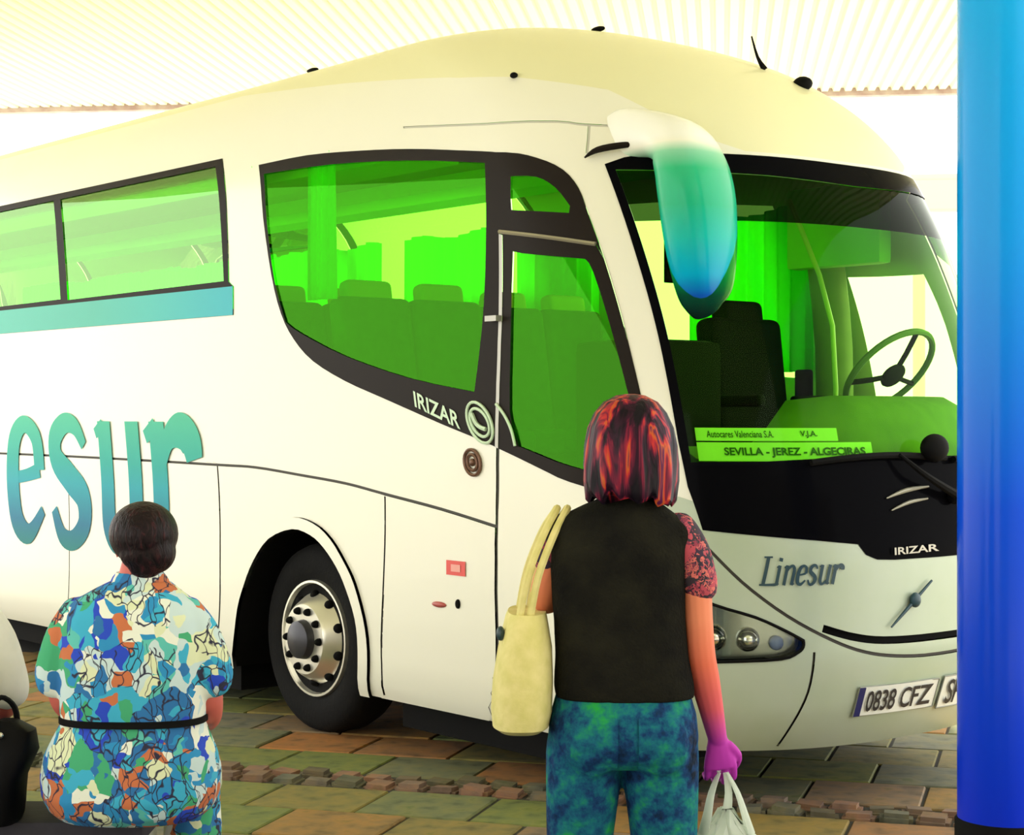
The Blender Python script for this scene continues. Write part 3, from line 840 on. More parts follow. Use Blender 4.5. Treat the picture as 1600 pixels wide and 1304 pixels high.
# ---------------- wipers
def skin_line(pts_, off): return [tuple(on(np.array(a), np.array(b), o)) for (a, b), o in zip(pts_, off)]
for (A, piv) in (([(.70, 1.452), (.80, 1.470), (.92, 1.478), (1.02, 1.462)], (1.03, 1.30)), ([(1.04, 1.455), (1.2, 1.47), (1.35, 1.455)], (1.30, 1.30))):
    wip = empty('wiper'); wip.parent = bus
    bm = bmesh.new(); add_tube(bm, skin_line(A, [.03] * len(A)), .014, 8, 5); part('blade', bm, rubber, wip)
    mid = A[len(A) // 2]
    bm = bmesh.new(); add_tube(bm, skin_line([piv, ((piv[0] + mid[0]) / 2 - .01, 1.385), mid], [.045, .07, .045]), [.02, .014, .008], 8, 4); part('arm', bm, rubber, wip)
    bm = bmesh.new(); add_ball(bm, on(np.array(piv[0]), np.array(piv[1]), .03), (.035, .035, .035), 12, 8); part('pivot', bm, rubber, wip)
for bb, aa0, aa1, hh in ((1.335, .885, .99, .010), (1.285, .895, .985, .008)):
    bm = bmesh.new(); add_tube(bm, skin_line([(aa0, bb - .03), ((aa0 + aa1) / 2, bb), (aa1, bb + .012)], [.012, .016, .012]), [.003, hh, .004], 8, 4); part('cowl_louvre', bm, mat('louvre_grey', (.30, .29, .22), .4, metal=.3), bus)
bm = bmesh.new(); add_ball(bm, on(np.array(.995), np.array(1.50), .06), (.075, .05, .06), 16, 12); part('wiper_motor_cover', bm, rubber, bus)

# ---------------- roof furniture
def roof_bit(a, b, s, name, m=rubber):
    bm = bmesh.new(); add_ball(bm, on(np.array(a), np.array(b), .01), s, 10, 8); part(name, bm, m, bus)
roof_bit(.21, 3.205, (.018, .02, .014), 'marker_lamp')
roof_bit(.90, 3.585, (.02, .05, .014), 'marker_lamp')
roof_bit(-.9, 3.70, (.02, .06, .014), 'marker_lamp')
roof_bit(1.12, 3.22, (.045, .05, .035), 'roof_sensor')
p = on(np.array(1.06), np.array(3.30), .0)
bm = bmesh.new(); add_tube(bm, [tuple(p), (p[0] - .03, p[1] + .02, p[2] + .06), (p[0] - .05, p[1] + .04, p[2] + .16)], [.016, .008, .004], 8, 3); part('antenna', bm, rubber, bus)
# visor blade over the windscreen corner, where the mirror arm leaves
bm = bmesh.new(); add_tube(bm, skin_line([(.300, 2.755), (.345, 2.778), (.42, 2.79), (.50, 2.80)], [.02, .035, .04, .03]), [.004, .014, .014, .006], 8, 4); part('visor_lip', bm, framebrown, bus)

# ---------------- cabin
def curtain(w0, u0, w1, u1, z0, z1, folds, m=curtain_m, name='curtain', amp=.03):
    n = folds * 6
    d = Vector((w1 - w0, u1 - u0)); nn = Vector((-d.y, d.x)).normalized()
    V, Fc = [], []
    for i in range(n + 1):
        t = i / n; o = amp * math.sin(t * folds * 2 * PI) + amp * .4 * math.sin(t * folds * 4.7 + 1)
        sag = .03 * math.sin(t * PI * 3)
        for z, k in ((z0, 1.2), ((z0 + z1) / 2, 1), (z1 + sag * .6, .8)):
            V.append((w0 + d.x * t + nn.x * o * k, u0 + d.y * t + nn.y * o * k, z))
    for i in range(n):
        for j in range(2):
            Fc.append((3 * i + j, 3 * i + 3 + j, 3 * i + 4 + j, 3 * i + 1 + j))
    return mk(name, V, Fc, m, bus, True)
def transl(name, col, tc):
    m = bpy.data.materials.new(name); m.use_nodes = True; nt = m.node_tree; nt.nodes.clear()
    out = nt.nodes.new('ShaderNodeOutputMaterial'); d = nt.nodes.new('ShaderNodeBsdfDiffuse'); t = nt.nodes.new('ShaderNodeBsdfTranslucent')
    d.inputs[0].default_value = (*col, 1); t.inputs[0].default_value = (*tc, 1)
    mx = nt.nodes.new('ShaderNodeMixShader'); mx.inputs[0].default_value = .6
    nt.links.new(d.outputs[0], mx.inputs[1]); nt.links.new(t.outputs[0], mx.inputs[2]); nt.links.new(mx.outputs[0], out.inputs[0])
    return m
cloth = transl('curtain_cloth_green', (.06, .90, .02), (.08, 1.0, .02))
curtain(2.26, -1.36, 2.26, -.42, 1.88, 2.76, 9, cloth)            # behind the driver
for u0, u1 in ((.35, 1.15), (1.30, 2.35), (2.62, 3.5), (3.62, 4.55), (4.8, 6.2), (6.4, 8.6)):
    curtain(2.28, u0, 2.28, u1, 2.2 if u0 > .9 else 2.0, 2.85, max(5, int((u1 - u0) * 8)), cloth)
for u0, u1 in ((.02, .26), (.78, .98)):
    curtain(.14, u0, .14, u1, 2.25, 3.0, 4, cloth)
# roof lining and luggage racks
V, Fc = [], []
for i, u in enumerate(np.linspace(-1.5, 9.2, 12)):
    for w, z in ((.22, 3.02), (.45, 3.12), (.9, 3.22), (1.22, 3.25), (1.54, 3.22), (1.99, 3.12), (2.22, 3.02)): V.append((w, u, z))
for i in range(11):
    for j in range(6): Fc.append((7 * i + j, 7 * i + 7 + j, 7 * i + 8 + j, 7 * i + 1 + j))
mk('roof_lining', V, Fc, liner_m, bus, True)
for w, rz in ((.45, 2.98), (1.95, 3.10)):
    bm = bmesh.new(); add_box(bm, (w, 4.3, rz), (.36, 9.4, .10)); part('luggage_rack', bm, liner_m, bus, bevel=.03)
# driver's door pillar and header on the far side
bm = bmesh.new(); add_tube(bm, [(2.24, -1.50, 1.2), (2.25, -1.50, 2.0), (2.22, -1.42, 2.75)], .10, 10, 4); part('cab_pillar', bm, olive_m, bus)
bm = bmesh.new(); add_box(bm, (2.14, -1.62, 2.62), (.10, .62, .42)); part('cab_header', bm, liner_m, bus, bevel=.03)
bm = bmesh.new(); add_tube(bm, [(1.98, -1.72, 1.2), (1.98, -1.72, 2.1), (1.90, -1.50, 2.75)], .013, 8, 3); part('grab_pole', bm, mat('grab_pole', (.62, .78, .25), .3), bus)
# dashboard, follows the inside of the screen
V, Fc = [], []
ws_ = np.linspace(.48, 1.56, 19)
for aa in ws_:
    f = on(np.array(aa), np.array(1.40), -.06)
    hi = 1.735 if aa > .90 else (1.52 if aa < .80 else 1.52 + (aa - .8) / .1 * .215)
    for du, z in ((.02, 1.12), (.02, min(1.46, hi)), (.16, hi - .05), (.26, hi), (.52, hi - .02), (.60, hi - .12), (.60, 1.12)):
        V.append((f[0] * (1 - du * .08) + BW * du * .08, f[1] + du, z))
for i in range(len(ws_) - 1):
    for j in range(6): Fc.append((7 * i + j, 7 * i + j + 1, 7 * i + 8 + j, 7 * i + 7 + j))
mk('dashboard', V, Fc, olive_m, bus, True)
bm = bmesh.new(); add_box(bm, (.86, -1.55, 1.55), (.50, .5, .9)); part('stair_cabinet', bm, black_seat, bus, bevel=.06)
# steering wheel
st = empty('steering_wheel', (1.88, -2.16, 1.86)); st.parent = bus; st.rotation_euler = (math.radians(-48), 0, 0)
bm = bmesh.new(); add_tube(bm, [(.25 * math.cos(t), .25 * math.sin(t), 0) for t in np.linspace(0, 2 * PI, 41)], .016, 8, 1); part('wheel_rim', bm, mat('steering_grey', (.16, .20, .17), .5), st)
for t in (.3, 2.84, 4.71):
    bm = bmesh.new(); add_tube(bm, [(0, 0, -.03), (.13 * math.cos(t), .13 * math.sin(t), -.02), (.25 * math.cos(t), .25 * math.sin(t), 0)], .013, 8, 2); part('spoke', bm, black_seat, st)
bm = bmesh.new(); add_ball(bm, (0, 0, -.03), (.07, .07, .03), 16, 8); part('wheel_boss', bm, black_seat, st)
# driver's seat
def soft(name, c, s, m, parent, rot=None, r=.05):
    bm = bmesh.new(); add_box(bm, (0, 0, 0), s); bmesh.ops.bevel(bm, geom=bm.edges[:], offset=r, segments=4, profile=.6, affect='EDGES')
    bmesh.ops.transform(bm, matrix=Matrix.Translation(c) @ (rot.to_4x4() if rot else Matrix()), verts=bm.verts)
    return part(name, bm, m, parent)
ds = empty('driver_seat', (1.82, -1.42, 1.12)); ds.parent = bus
tilt = Matrix.Rotation(-.12, 3, 'X')
soft('cushion', (0, -.12, .38), (.52, .52, .16), black_seat, ds, r=.06)
soft('backrest', (0, .16, .70), (.54, .14, .66), black_seat, ds, tilt, .06)
soft('headrest', (0, .20, 1.02), (.30, .12, .20), black_seat, ds, tilt, .05)
soft('seat_base', (0, -.1, .15), (.36, .4, .32), black_seat, ds, r=.04)
for sx in (-.31, .31): soft('armrest', (sx, -.08, .60), (.06, .36, .06), black_seat, ds, r=.025)
soft('seat_belt_post', (.40, .10, .62), (.05, .10, .30), black_seat, ds, r=.02)
# passenger seats
def pseat():
    s = empty('passenger_seat'); s.parent = bus
    soft('cushion', (0, -.05, .40), (.46, .46, .14), seat_m, s, r=.05)
    soft('backrest', (0, .20, .78), (.47, .13, .78), seat_m, s, Matrix.Rotation(-.16, 3, 'X'), .055)
    soft('headrest', (0, .29, 1.16), (.30, .10, .20), mat('headrest_cloth', (.40, .42, .06), .9), s, Matrix.Rotation(-.16, 3, 'X'), .045)
    soft('seat_leg', (0, 0, .17), (.40, .35, .34), black_seat, s, r=.02)
    return s
s0 = pseat(); first = True
for r in range(10):
    for w in (.42, .90, 1.56, 2.02):
        u = -.15 + r * .84
        if r == 0 and w > 1.3: u += .25
        o = s0 if first else copy_tree(s0, bus)
        first = False
        o.location = (w, u, 1.12 + (.0 if r else -.02))

# ---------------- destination boards standing behind the windscreen
board_m = mat('board_lime_lit', (.62, .95, .30), .6)  # pale card; the lime is windscreen-tinted light put into its colour
brd = empty('destination_board', (0, 0, 0)); tag(brd, 'pale route board, lime light painted in, with Sevilla Jerez lettering behind the coach windscreen', 'sign')
brd.matrix_world = bus.matrix_basis
def board(a0, a1, b0, b1, off):
    A = np.linspace(a0, a1, 14)
    V = list(on(A, np.full(14, b0), off)) + list(on(A, np.full(14, b1), off)) + list(on(A, np.full(14, b0), off - .008)) + list(on(A, np.full(14, b1), off - .008))
    n = 14
    Fc = [(i, i + 1, n + i + 1, n + i) for i in range(n - 1)] + [(2 * n + i, 3 * n + i, 3 * n + i + 1, 2 * n + i + 1) for i in range(n - 1)] + [(n + i, n + i + 1, 3 * n + i + 1, 3 * n + i) for i in range(n - 1)] + [(i, 2 * n + i, 2 * n + i + 1, i + 1) for i in range(n - 1)] + [(0, n, 3 * n, 2 * n), (n - 1, 3 * n - 1, 4 * n - 1, 2 * n - 1)]
    return mk('board', V, Fc, board_m, brd)
b1 = board(.425, .80, 1.552, 1.605, -.035)
b2 = board(.425, .885, 1.468, 1.545, -.030)
ink = mat('board_ink', (.02, .10, .02), .6)
skin_text('Autocares Valenciana S.A.', .455, 1.565, .175, .028, ink, 'board_text', -.031, parent=b1, bold=.01)
skin_text('V.J.A.', .70, 1.563, .045, .030, ink, 'board_text', -.031, parent=b1, bold=.02)
skin_text('SEVILLA - JEREZ - ALGECIRAS', .495, 1.482, .37, .042, ink, 'board_text', -.026, parent=b2, bold=.03)

# ================================================================== PEOPLE
def skin(name, stops, z0, z1):
    m = zramp(name, stops, z0, z1, .55, 0)
    return m
def hair_mat(name, stops, sc=(24, 24, 3.2), dist=1.2):
    m, nt, p = nodes(name); L = nt.links.new
    tc = nt.nodes.new('ShaderNodeTexCoord'); mp = nt.nodes.new('ShaderNodeMapping'); mp.inputs['Scale'].default_value = sc
    L(tc.outputs['Object'], mp.inputs[0])
    n = nt.nodes.new('ShaderNodeTexNoise'); n.inputs['Scale'].default_value = 1; n.inputs['Detail'].default_value = 3; n.inputs['Distortion'].default_value = dist
    L(mp.outputs[0], n.inputs['Vector'])
    r = ramp(nt, stops); L(n.outputs['Fac'], r.inputs[0]); L(r.outputs[0], p.inputs['Base Color'])
    p.inputs['Roughness'].default_value = .45
    b = nt.nodes.new('ShaderNodeBump'); b.inputs['Strength'].default_value = .8; b.inputs['Distance'].default_value = .01
    L(n.outputs['Fac'], b.inputs['Height']); L(b.outputs[0], p.inputs['Normal'])
    p.inputs['Specular IOR Level'].default_value = .15
    return m
def add_head(bm, c, k=1.0, yaw=0.0):
    """skull, jaw, nose, lips, ears; faces +y turned by yaw"""
    R = Matrix.Rotation(yaw, 3, 'Z')
    def P(x, y, z): return Vector(c) + R @ Vector((x * k, y * k, z * k))
    add_ball(bm, P(0, -.008, .03), (.075 * k, .092 * k, .088 * k), 20, 14, R)
    add_ball(bm, P(0, .022, -.045), (.055 * k, .062 * k, .068 * k), 16, 12, R)
    add_ball(bm, P(0, .062, -.088), (.026 * k, .022 * k, .02 * k), 10, 8, R)
    add_capsules(bm, [P(0, .086, .012), P(0, .100, -.016), P(0, .104, -.028)], [.008 * k, .011 * k, .014 * k], 8, 2)
    for sx in (-1, 1):
        add_ball(bm, P(sx * .079, .0, -.012), (.011 * k, .019 * k, .032 * k), 10, 8, R)
        add_ball(bm, P(sx * .03, .070, .022), (.022 * k, .014 * k, .008 * k), 8, 6, R)
    add_ball(bm, P(0, .084, -.056), (.022 * k, .010 * k, .009 * k), 10, 6, R)
    return P
def add_hand(bm, wrist, fwd, back, k=1.0, curl=1.0, thumb=1):
    """palm plus five bent fingers. fwd: wrist to knuckles, back: out of the back of the hand"""
    f = Vector(fwd).normalized(); b = Vector(back); b = (b - f * b.dot(f)).normalized(); s = f.cross(b) * thumb
    w = Vector(wrist)
    rings = []
    for t, rx, ry in ((0, .024, .018), (.03, .032, .018), (.06, .041, .016), (.080, .043, .013)):
        cc = w + f * t * k
        rings.append([cc + s * math.cos(q) * rx * k + b * math.sin(q) * ry * k for q in np.linspace(0, 2 * PI, 14)[:-1]])
    add_loft(bm, rings)
    for i, (ln, off) in enumerate(((.072, .0345), (.080, .0115), (.074, -.0115), (.058, -.0335))):
        base = w + f * (.078 - abs(i - 1.2) * .004) * k + s * off * k
        d = f; pts_ = [base]
        for j, seg in enumerate((.45, .32, .25)):
            ang = curl * (.30, .95, .85)[j]
            ax_ = s
            d = (Matrix.Rotation(-ang * thumb, 3, ax_) @ d).normalized() if True else d
            pts_.append(pts_[-1] + d * ln * seg * k)
        add_capsules(bm, pts_, [.0086 * k, .0082 * k, .0078 * k, .0070 * k], 10, 2)
    t0 = w + f * .025 * k + s * .026 * k
    add_capsules(bm, [t0, t0 + (f * .028 + s * .022 - b * .010) * k, t0 + (f * .055 + s * .022 - b * .030) * k, t0 + (f * .072 + s * .012 - b * .042) * k], [.0135 * k, .012 * k, .0098 * k, .008 * k], 10, 2)
def eyes(P, k, parent):
    for sx in (-1, 1):
        bm = bmesh.new(); add_ball(bm, P(sx * .031, .071, .010), (.011 * k, .009 * k, .008 * k), 12, 8); part('eye', bm, mat('eye_dark', (.03, .02, .015), .2), parent)

# ---------------- woman standing with her back to us
W0 = (.324, 4.90, 0)
skin_w = skin('skin_standing', [(0, (.42, .03, .42)), (.30, (.46, .04, .40)), (.50, (.66, .10, .13)), (.75, (.70, .15, .085)), (1, (.76, .24, .13))], .60, 1.10)
bm = bmesh.new()
add_loft(bm, [ell((x, y, z), rx, ry, 20, 2.3) for x, y, z, rx, ry in ((-.02, 0, .80, .17, .10), (-.022, 0, .92, .17, .10), (-.028, 0, 1.05, .145, .09), (-.032, 0, 1.2, .155, .10), (-.032, 0, 1.30, .150, .080), (-.02, 0, 1.36, .085, .045), (-.006, 0, 1.42, .05, .048), (0, .006, 1.50, .047, .047), (0, .01, 1.55, .04, .04))])
Pw = add_head(bm, (0, .012, 1.585))
add_capsules(bm, [(.130, 0, 1.322), (.172, -.004, 1.24), (.184, -.006, 1.10), (.192, 0, 1.0), (.205, .012, .93), (.226, .035, .84), (.243, .052, .765)], [.038, .044, .041, .041, .041, .034, .027], 14, 4)
add_hand(bm, (.244, .053, .765), (.10, .05, -1), (.12, -1, 0), 1.12, .95, -1)
add_capsules(bm, [(-.180, 0, 1.325), (-.218, .004, 1.23), (-.236, .012, 1.17), (-.226, .06, 1.14), (-.19, .16, 1.16), (-.16, .22, 1.18)], [.040, .040, .038, .036, .031, .026], 14, 4)
add_hand(bm, (-.16, .225, 1.175), (.25, .35, .9), (.2, 1, -.3), 1.0, .9, 1)
for sx in (-.125, .085):
    add_capsules(bm, [(sx, 0, .80), (sx, .01, .47), (sx, 0, .09)], [.08, .052, .036], 14, 4)
    add_loft(bm, [ell((sx, y, z), rx, ry, 14) for y, z, rx, ry in ((.03, .005, .04, .11), (.03, .03, .042, .115), (.01, .06, .038, .07), (0, .10, .034, .04))])
woman = fuse('person', bm, skin_w, None, .0042, 2)
woman.location = W0
tag(woman, 'person with red bobbed hair in black vest and jeans standing with back turned', 'person')
eyes(Pw, 1, woman)
hm = hair_mat('hair_red', [(.38, (.005, .003, .007)), (.47, (.030, .005, .018)), (.53, (.16, .010, .035)), (.58, (.46, .025, .03)), (.63, (.52, .10, .02)), (.70, (.10, .01, .06))])
bm = bmesh.new()
rings = []
for z, rx, ry, cy in ((1.712, .012, .012, .0), (1.708, .040, .045, 0), (1.69, .075, .082, 0), (1.66, .100, .108, 0), (1.62, .118, .124, 0), (1.57, .127, .130, -.002), (1.52, .129, .130, -.006), (1.475, .127, .124, -.01), (1.445, .120, .112, -.016), (1.432, .108, .095, -.02)):
    r = ell((0, cy, z), rx, ry, 64, 2.15)
    lock = (1.712 - z) / .28
    rr = []
    for i, p in enumerate(r):
        t = 2 * PI * i / 64
        f = 1 + .035 * lock * (math.sin(9 * t + 2.0 * z * 9) + .6 * math.sin(17 * t + 1.3)) 
        zz = p[2] - (.012 * math.sin(7 * t) + .010 * math.sin(13 * t + 1) + (.014 if p[0] > .03 else 0)) * (lock > .9)
        rr.append((p[0] * f, cy + (p[1] - cy) * f, zz))
    rings.append(rr)
vr = [v for v in rings]
add_loft(bm, vr)
# open the bob at the face
for v in list(bm.verts):
    if v.co.y > .085 and v.co.z < 1.63: v.co.y = .075 - (v.co.y - .085) * .5
bmesh.ops.subdivide_edges(bm, edges=bm.edges[:], cuts=1, use_grid_fill=True, smooth=.5)
part('hair', bm, hm, woman)
vest_m = mat('vest_black_knit', (.008, .008, .007), .9, noise=.7, nscale=9, col2=(.022, .021, .013), spec=.05, bump=.5, bscale=120)
bm = bmesh.new()
add_loft(bm, [ell((x, 0, z), rx, ry, 28, 2.5) for x, z, rx, ry in ((-.015, .885, .190, .130), (-.018, .92, .192, .130), (-.024, 1.0, .182, .122), (-.030, 1.10, .180, .118), (-.035, 1.20, .186, .124), (-.035, 1.29, .192, .122), (-.034, 1.345, .186, .106), (-.030, 1.380, .160, .090), (-.020, 1.408, .112, .075), (-.010, 1.430, .070, .064))])
for sx, dx in ((-.178, -.02), (.112, .02)): add_ball(bm, (sx, 0, 1.322), (.062, .078, .062), 14, 10)
fuse('vest', bm, vest_m, woman, .008, 5)
sl_m = floral('blouse_floral', [(.02, .015, .025), (.45, .06, .09), (.04, .015, .04), (.62, .14, .12), (.03, .02, .03), (.25, .03, .06)], 26, 3.0)
bm = bmesh.new()
add_capsules(bm, [(.130, 0, 1.335), (.162, -.003, 1.275), (.180, -.005, 1.215), (.186, -.005, 1.19)], [.056, .058, .055, .053], 16, 3)
add_capsules(bm, [(-.18, 0, 1.335), (-.205, .003, 1.285), (-.218, .005, 1.26)], [.054, .053, .048], 16, 3)
add_loft(bm, [ell((-.03, 0, z), rx, .10, 20, 2.3) for z, rx in ((1.26, .12), (1.33, .13), (1.36, .10))])
fuse('blouse_sleeve', bm, sl_m, woman, .008, 3)
def denim():
    m, nt, p = nodes('denim'); L = nt.links.new
    tc = nt.nodes.new('ShaderNodeTexCoord'); n = nt.nodes.new('ShaderNodeTexNoise'); n.inputs['Scale'].default_value = 11; n.inputs['Detail'].default_value = 6; n.inputs['Roughness'].default_value = .65
    L(tc.outputs['Object'], n.inputs['Vector'])
    r = ramp(nt, [(.34, (.004, .010, .022)), (.45, (.006, .04, .13)), (.54, (.008, .12, .18)), (.61, (.012, .20, .14)), (.70, (.02, .34, .05))])
    L(n.outputs['Fac'], r.inputs[0]); L(r.outputs[0], p.inputs['Base Color']); p.inputs['Roughness'].default_value = .85
    n2 = nt.nodes.new('ShaderNodeTexNoise'); n2.inputs['Scale'].default_value = 26
    L(tc.outputs['Object'], n2.inputs['Vector'])
    b = nt.nodes.new('ShaderNodeBump'); b.inputs['Strength'].default_value = .6; b.inputs['Distance'].default_value = .02
    L(n2.outputs['Fac'], b.inputs['Height']); L(b.outputs[0], p.inputs['Normal'])
    p.inputs['Specular IOR Level'].default_value = .15
    return m
dn = denim()
bm = bmesh.new()
add_loft(bm, [ell((-.02, y, z), rx, ry, 28, 2.3) for y, z, rx, ry in ((0, .905, .182, .122), (0, .88, .188, .128), (-.004, .84, .200, .140), (-.006, .78, .206, .146), (0, .73, .202, .135), (0, .70, .17, .10))])
for sx, ex in ((-.130, -.138), (.085, .092)):
    add_capsules(bm, [(sx, -.004, .76), (sx, 0, .65), (ex, .008, .50), (ex, .01, .40), (ex, .0, .2), (ex, -.002, .07)], [.100, .102, .092, .086, .082, .088], 18, 4)
for sx in (-.11, .075): add_ball(bm, (sx, -.07, .775), (.085, .075, .10), 16, 12)
jeans = fuse('jeans', bm, dn, woman, .008, 4)
den2 = mat('denim_pocket', (.015, .07, .13), .9, noise=.6, nscale=20, col2=(.02, .16, .14), spec=.1)
for cx in (-.105, .075):
    bm = bmesh.new()
    V = []
    nx, nz = 7, 8
    for i in range(nx):
        for j in range(nz):
            x = cx + (i / (nx - 1) - .5) * .125; z = .85 - j / (nz - 1) * .14 - (.02 * (1 - abs(i / (nx - 1) - .5) * 2) if j == nz - 1 else 0)
            hit = jeans.ray_cast(Vector((x, -1, z)), Vector((0, 1, 0)))
            V.append(bm.verts.new((x, (hit[1].y if hit[0] else -.13) - .005, z)))
    for i in range(nx - 1):
        for j in range(nz - 1): bm.faces.new((V[i * nz + j], V[(i + 1) * nz + j], V[(i + 1) * nz + j + 1], V[i * nz + j + 1]))
    part('back_pocket', bm, dn, jeans)
# shoes
for sx in (-.138, .092):
    bm = bmesh.new(); add_loft(bm, [ell((sx, y, z), rx, ry, 16) for y, z, rx, ry in ((.03, 0, .046, .125), (.03, .03, .048, .128), (.02, .06, .045, .10), (.0, .09, .040, .06))]); part('shoe', bm, rubber, woman)

# soft yellow shoulder bag
bag_m = mat('bag_straw_yellow', (.74, .66, .28), .9, noise=.7, nscale=22, col2=(.58, .54, .16), bump=.5)
bag = empty('shoulder_bag', (W0[0], W0[1], 0)); tag(bag, 'soft straw yellow shoulder bag hanging beside the black vest', 'bag')
bm = bmesh.new()
add_loft(bm, [ell((x, .03, z), rx, ry, 28, 2.8) for x, z, rx, ry in ((-.283, 1.118, .052, .14), (-.285, 1.10, .058, .15), (-.288, 1.02, .074, .165), (-.294, .93, .083, .172), (-.298, .85, .084, .172), (-.300, .81, .078, .165), (-.300, .797, .060, .14))])
body_b = part('bag_body', bm, bag_m, bag)
for dy in (0, .028):
    bm = bmesh.new(); add_tube(bm, [(-.305 + dy, -.085, 1.10), (-.282 + dy, -.092, 1.22), (-.240 + dy, -.070, 1.33), (-.205 + dy, -.02, 1.393), (-.205 + dy, .025, 1.390), (-.240 + dy, .085, 1.33), (-.282 + dy, .12, 1.22), (-.305 + dy, .14, 1.10)], .011, 8, 4); part('strap', bm, bag_m, bag)
bm = bmesh.new(); add_ball(bm, (-.355, -.06, 1.065), (.012, .015, .02), 10, 8); part('clasp', bm, mat('clasp_dark', (.02, .05, .06), .4), bag)

# thin white carrier bag in her hand
pl_m = transl('thin_white_plastic', (.82, .88, .82), (.8, .85, .78))
pb = empty('carrier_bag', (W0[0], W0[1], 0)); tag(pb, 'thin white plastic carrier bag hanging from the hand of person in jeans', 'bag')
hx, hy, hz = .258, .075, .672
for sx, ex in ((-.01, -.055), (.008, .012), (.012, .075)):
    bm = bmesh.new(); add_tube(bm, [(hx + sx, hy - .02, hz - .005), (hx + sx * 1.5 + ex * .3, hy - .03, hz - .06), (hx + ex * .8, hy - .04, hz - .12), (hx + ex, hy - .045, hz - .17)], [.009, .014, .019, .024], 10, 3, .5); part('handle', bm, pl_m, pb)
bm = bmesh.new(); add_tube(bm, [(hx - .02, hy - .022, hz - .004), (hx, hy + .0, hz + .012), (hx + .02, hy + .02, hz - .004)], .012, 8, 3); part('handle_top', bm, pl_m, pb)
bm = bmesh.new()
rr = []
for z, rx, ry in ((hz - .10, .016, .02), (hz - .14, .045, .035), (hz - .18, .085, .05), (hz - .26, .105, .06), (hz - .36, .11, .065), (hz - .43, .10, .06), (hz - .45, .07, .04)):
    r = ell((hx + .008, hy - .035, z), rx, ry, 36, 2.3)
    rr.append([(p[0] * 1 + .006 * math.sin(i * 1.9 + z * 40), p[1] + .006 * math.sin(i * 2.7 + z * 31), p[2]) for i, p in enumerate(r)])
add_loft(bm, rr); part('bag_body', bm, pl_m, pb)

# ---------------- bench and the people sitting on it
bench = empty('bench', (-1.83, 5.26, 0)); tag(bench, 'low dark backless bench under the seated people', 'bench')
bm = bmesh.new(); add_box(bm, (0, 0, .462), (1.55, .29, .06)); part('seat', bm, mat('bench_dark', (.035, .032, .045), .8, noise=.5), bench, bevel=.01)
for sx in (-.6, .6):
    bm = bmesh.new(); add_box(bm, (sx, 0, .22), (.10, .24, .44)); part('leg', bm, mat('bench_leg', (.10, .10, .10), .7), bench, bevel=.01)

fl_m = floral('dress_floral', [(.02, .26, .55), (.015, .06, .55), (.10, .50, .45), (.78, .82, .72), (.04, .40, .62), (.55, .16, .06), (.05, .38, .18), (.70, .76, .50), (.02, .16, .42), (.55, .70, .72)], 9, 1.0)
skin_s = mat('skin_seated', (.60, .13, .10), .55)
def seated(root, spec):
    bm = bmesh.new()
    L = spec['lean']
    add_loft(bm, [ell((x, y, z), rx, ry, 20, 2.3) for x, y, z, rx, ry in spec['torso']])
    P = add_head(bm, spec['head'], spec.get('hk', 1), spec.get('yaw', 0))
    for arm, (fw, bk), th in zip(spec['arms'], spec['hands'], (1, -1)):
        add_capsules(bm, arm, [.040, .044, .042, .040, .034, .026][:len(arm)] if len(arm) == 6 else [.05, .045, .04, .032, .026], 14, 4)
        add_hand(bm, arm[-1], fw, bk, 1, .7, th)
    for sx in (-.10, .12):
        add_capsules(bm, [(sx, .06, .585), (sx, .30, .585), (sx, .46, .56), (sx, .47, .46), (sx, .46, .26), (sx, .45, .08)], [.07, .068, .06, .056, .05, .036], 14, 3)
        add_loft(bm, [ell((sx, y, z), rx, ry, 14) for y, z, rx, ry in ((.50, .004, .04, .11), (.50, .03, .042, .115), (.48, .06, .038, .07), (.45, .10, .034, .04))])
    p = fuse('person', bm, spec['skin'], None, .007, 4)
    p.location = root
    eyes(P, spec.get('hk', 1), p)
    return p
S0 = (-1.085, 5.045, 0)
sp1 = dict(lean=0, skin=skin_s, yaw=.35, hk=.93,
    torso=((0.0, .06, .57, .19, .15), (0.01, .02, .70, .19, .13), (.02, 0, .80, .17, .11), (.022, 0, .95, .17, .11), (.015, 0, 1.06, .17, .10), (.02, 0, 1.13, .13, .08), (.035, .002, 1.175, .066, .056), (.042, .008, 1.24, .056, .056), (.044, .02, 1.28, .045, .045)),
    head=(.044, .026, 1.292),
    arms=([(-.140, 0, 1.095), (-.170, .01, 1.02), (-.186, .02, .90), (-.182, .05, .835), (-.16, .16, .78), (-.10, .25, .74)], [(.172, 0, 1.095), (.205, .01, 1.02), (.222, .02, .90), (.224, .05, .825), (.20, .16, .77), (.14, .25, .735)]),
    hands=(((.5, 1, -.25), (-.2, .2, 1)), ((-.5, 1, -.25), (.2, .2, 1))))
p1 = seated(S0, sp1)
tag(p1, 'dark haired person in blue floral dress with black belt sitting on the bench', 'person')
bm = bmesh.new()
add_loft(bm, [ell((x, y, z), rx, ry, 28, 2.5) for x, y, z, rx, ry in ((.020, .005, .795, .200, .135), (.020, .004, .83, .205, .138), (.022, .002, .92, .205, .140), (.020, 0, 1.02, .200, .132), (.016, 0, 1.09, .192, .118), (.020, 0, 1.135, .165, .098), (.028, .002, 1.168, .115, .078), (.036, .004, 1.19, .078, .066))])
for arm in sp1['arms']:
    sg = -1 if arm[0][0] < 0 else 1
    add_capsules(bm, [arm[0], (arm[1][0] - .0 * sg, .008, 1.03), (arm[2][0] + .008 * sg, .012, .95), (arm[2][0] + .012 * sg, .016, .915)], [.050, .060, .063, .064], 16, 3)
fuse('blouse', bm, fl_m, p1, .008, 4)
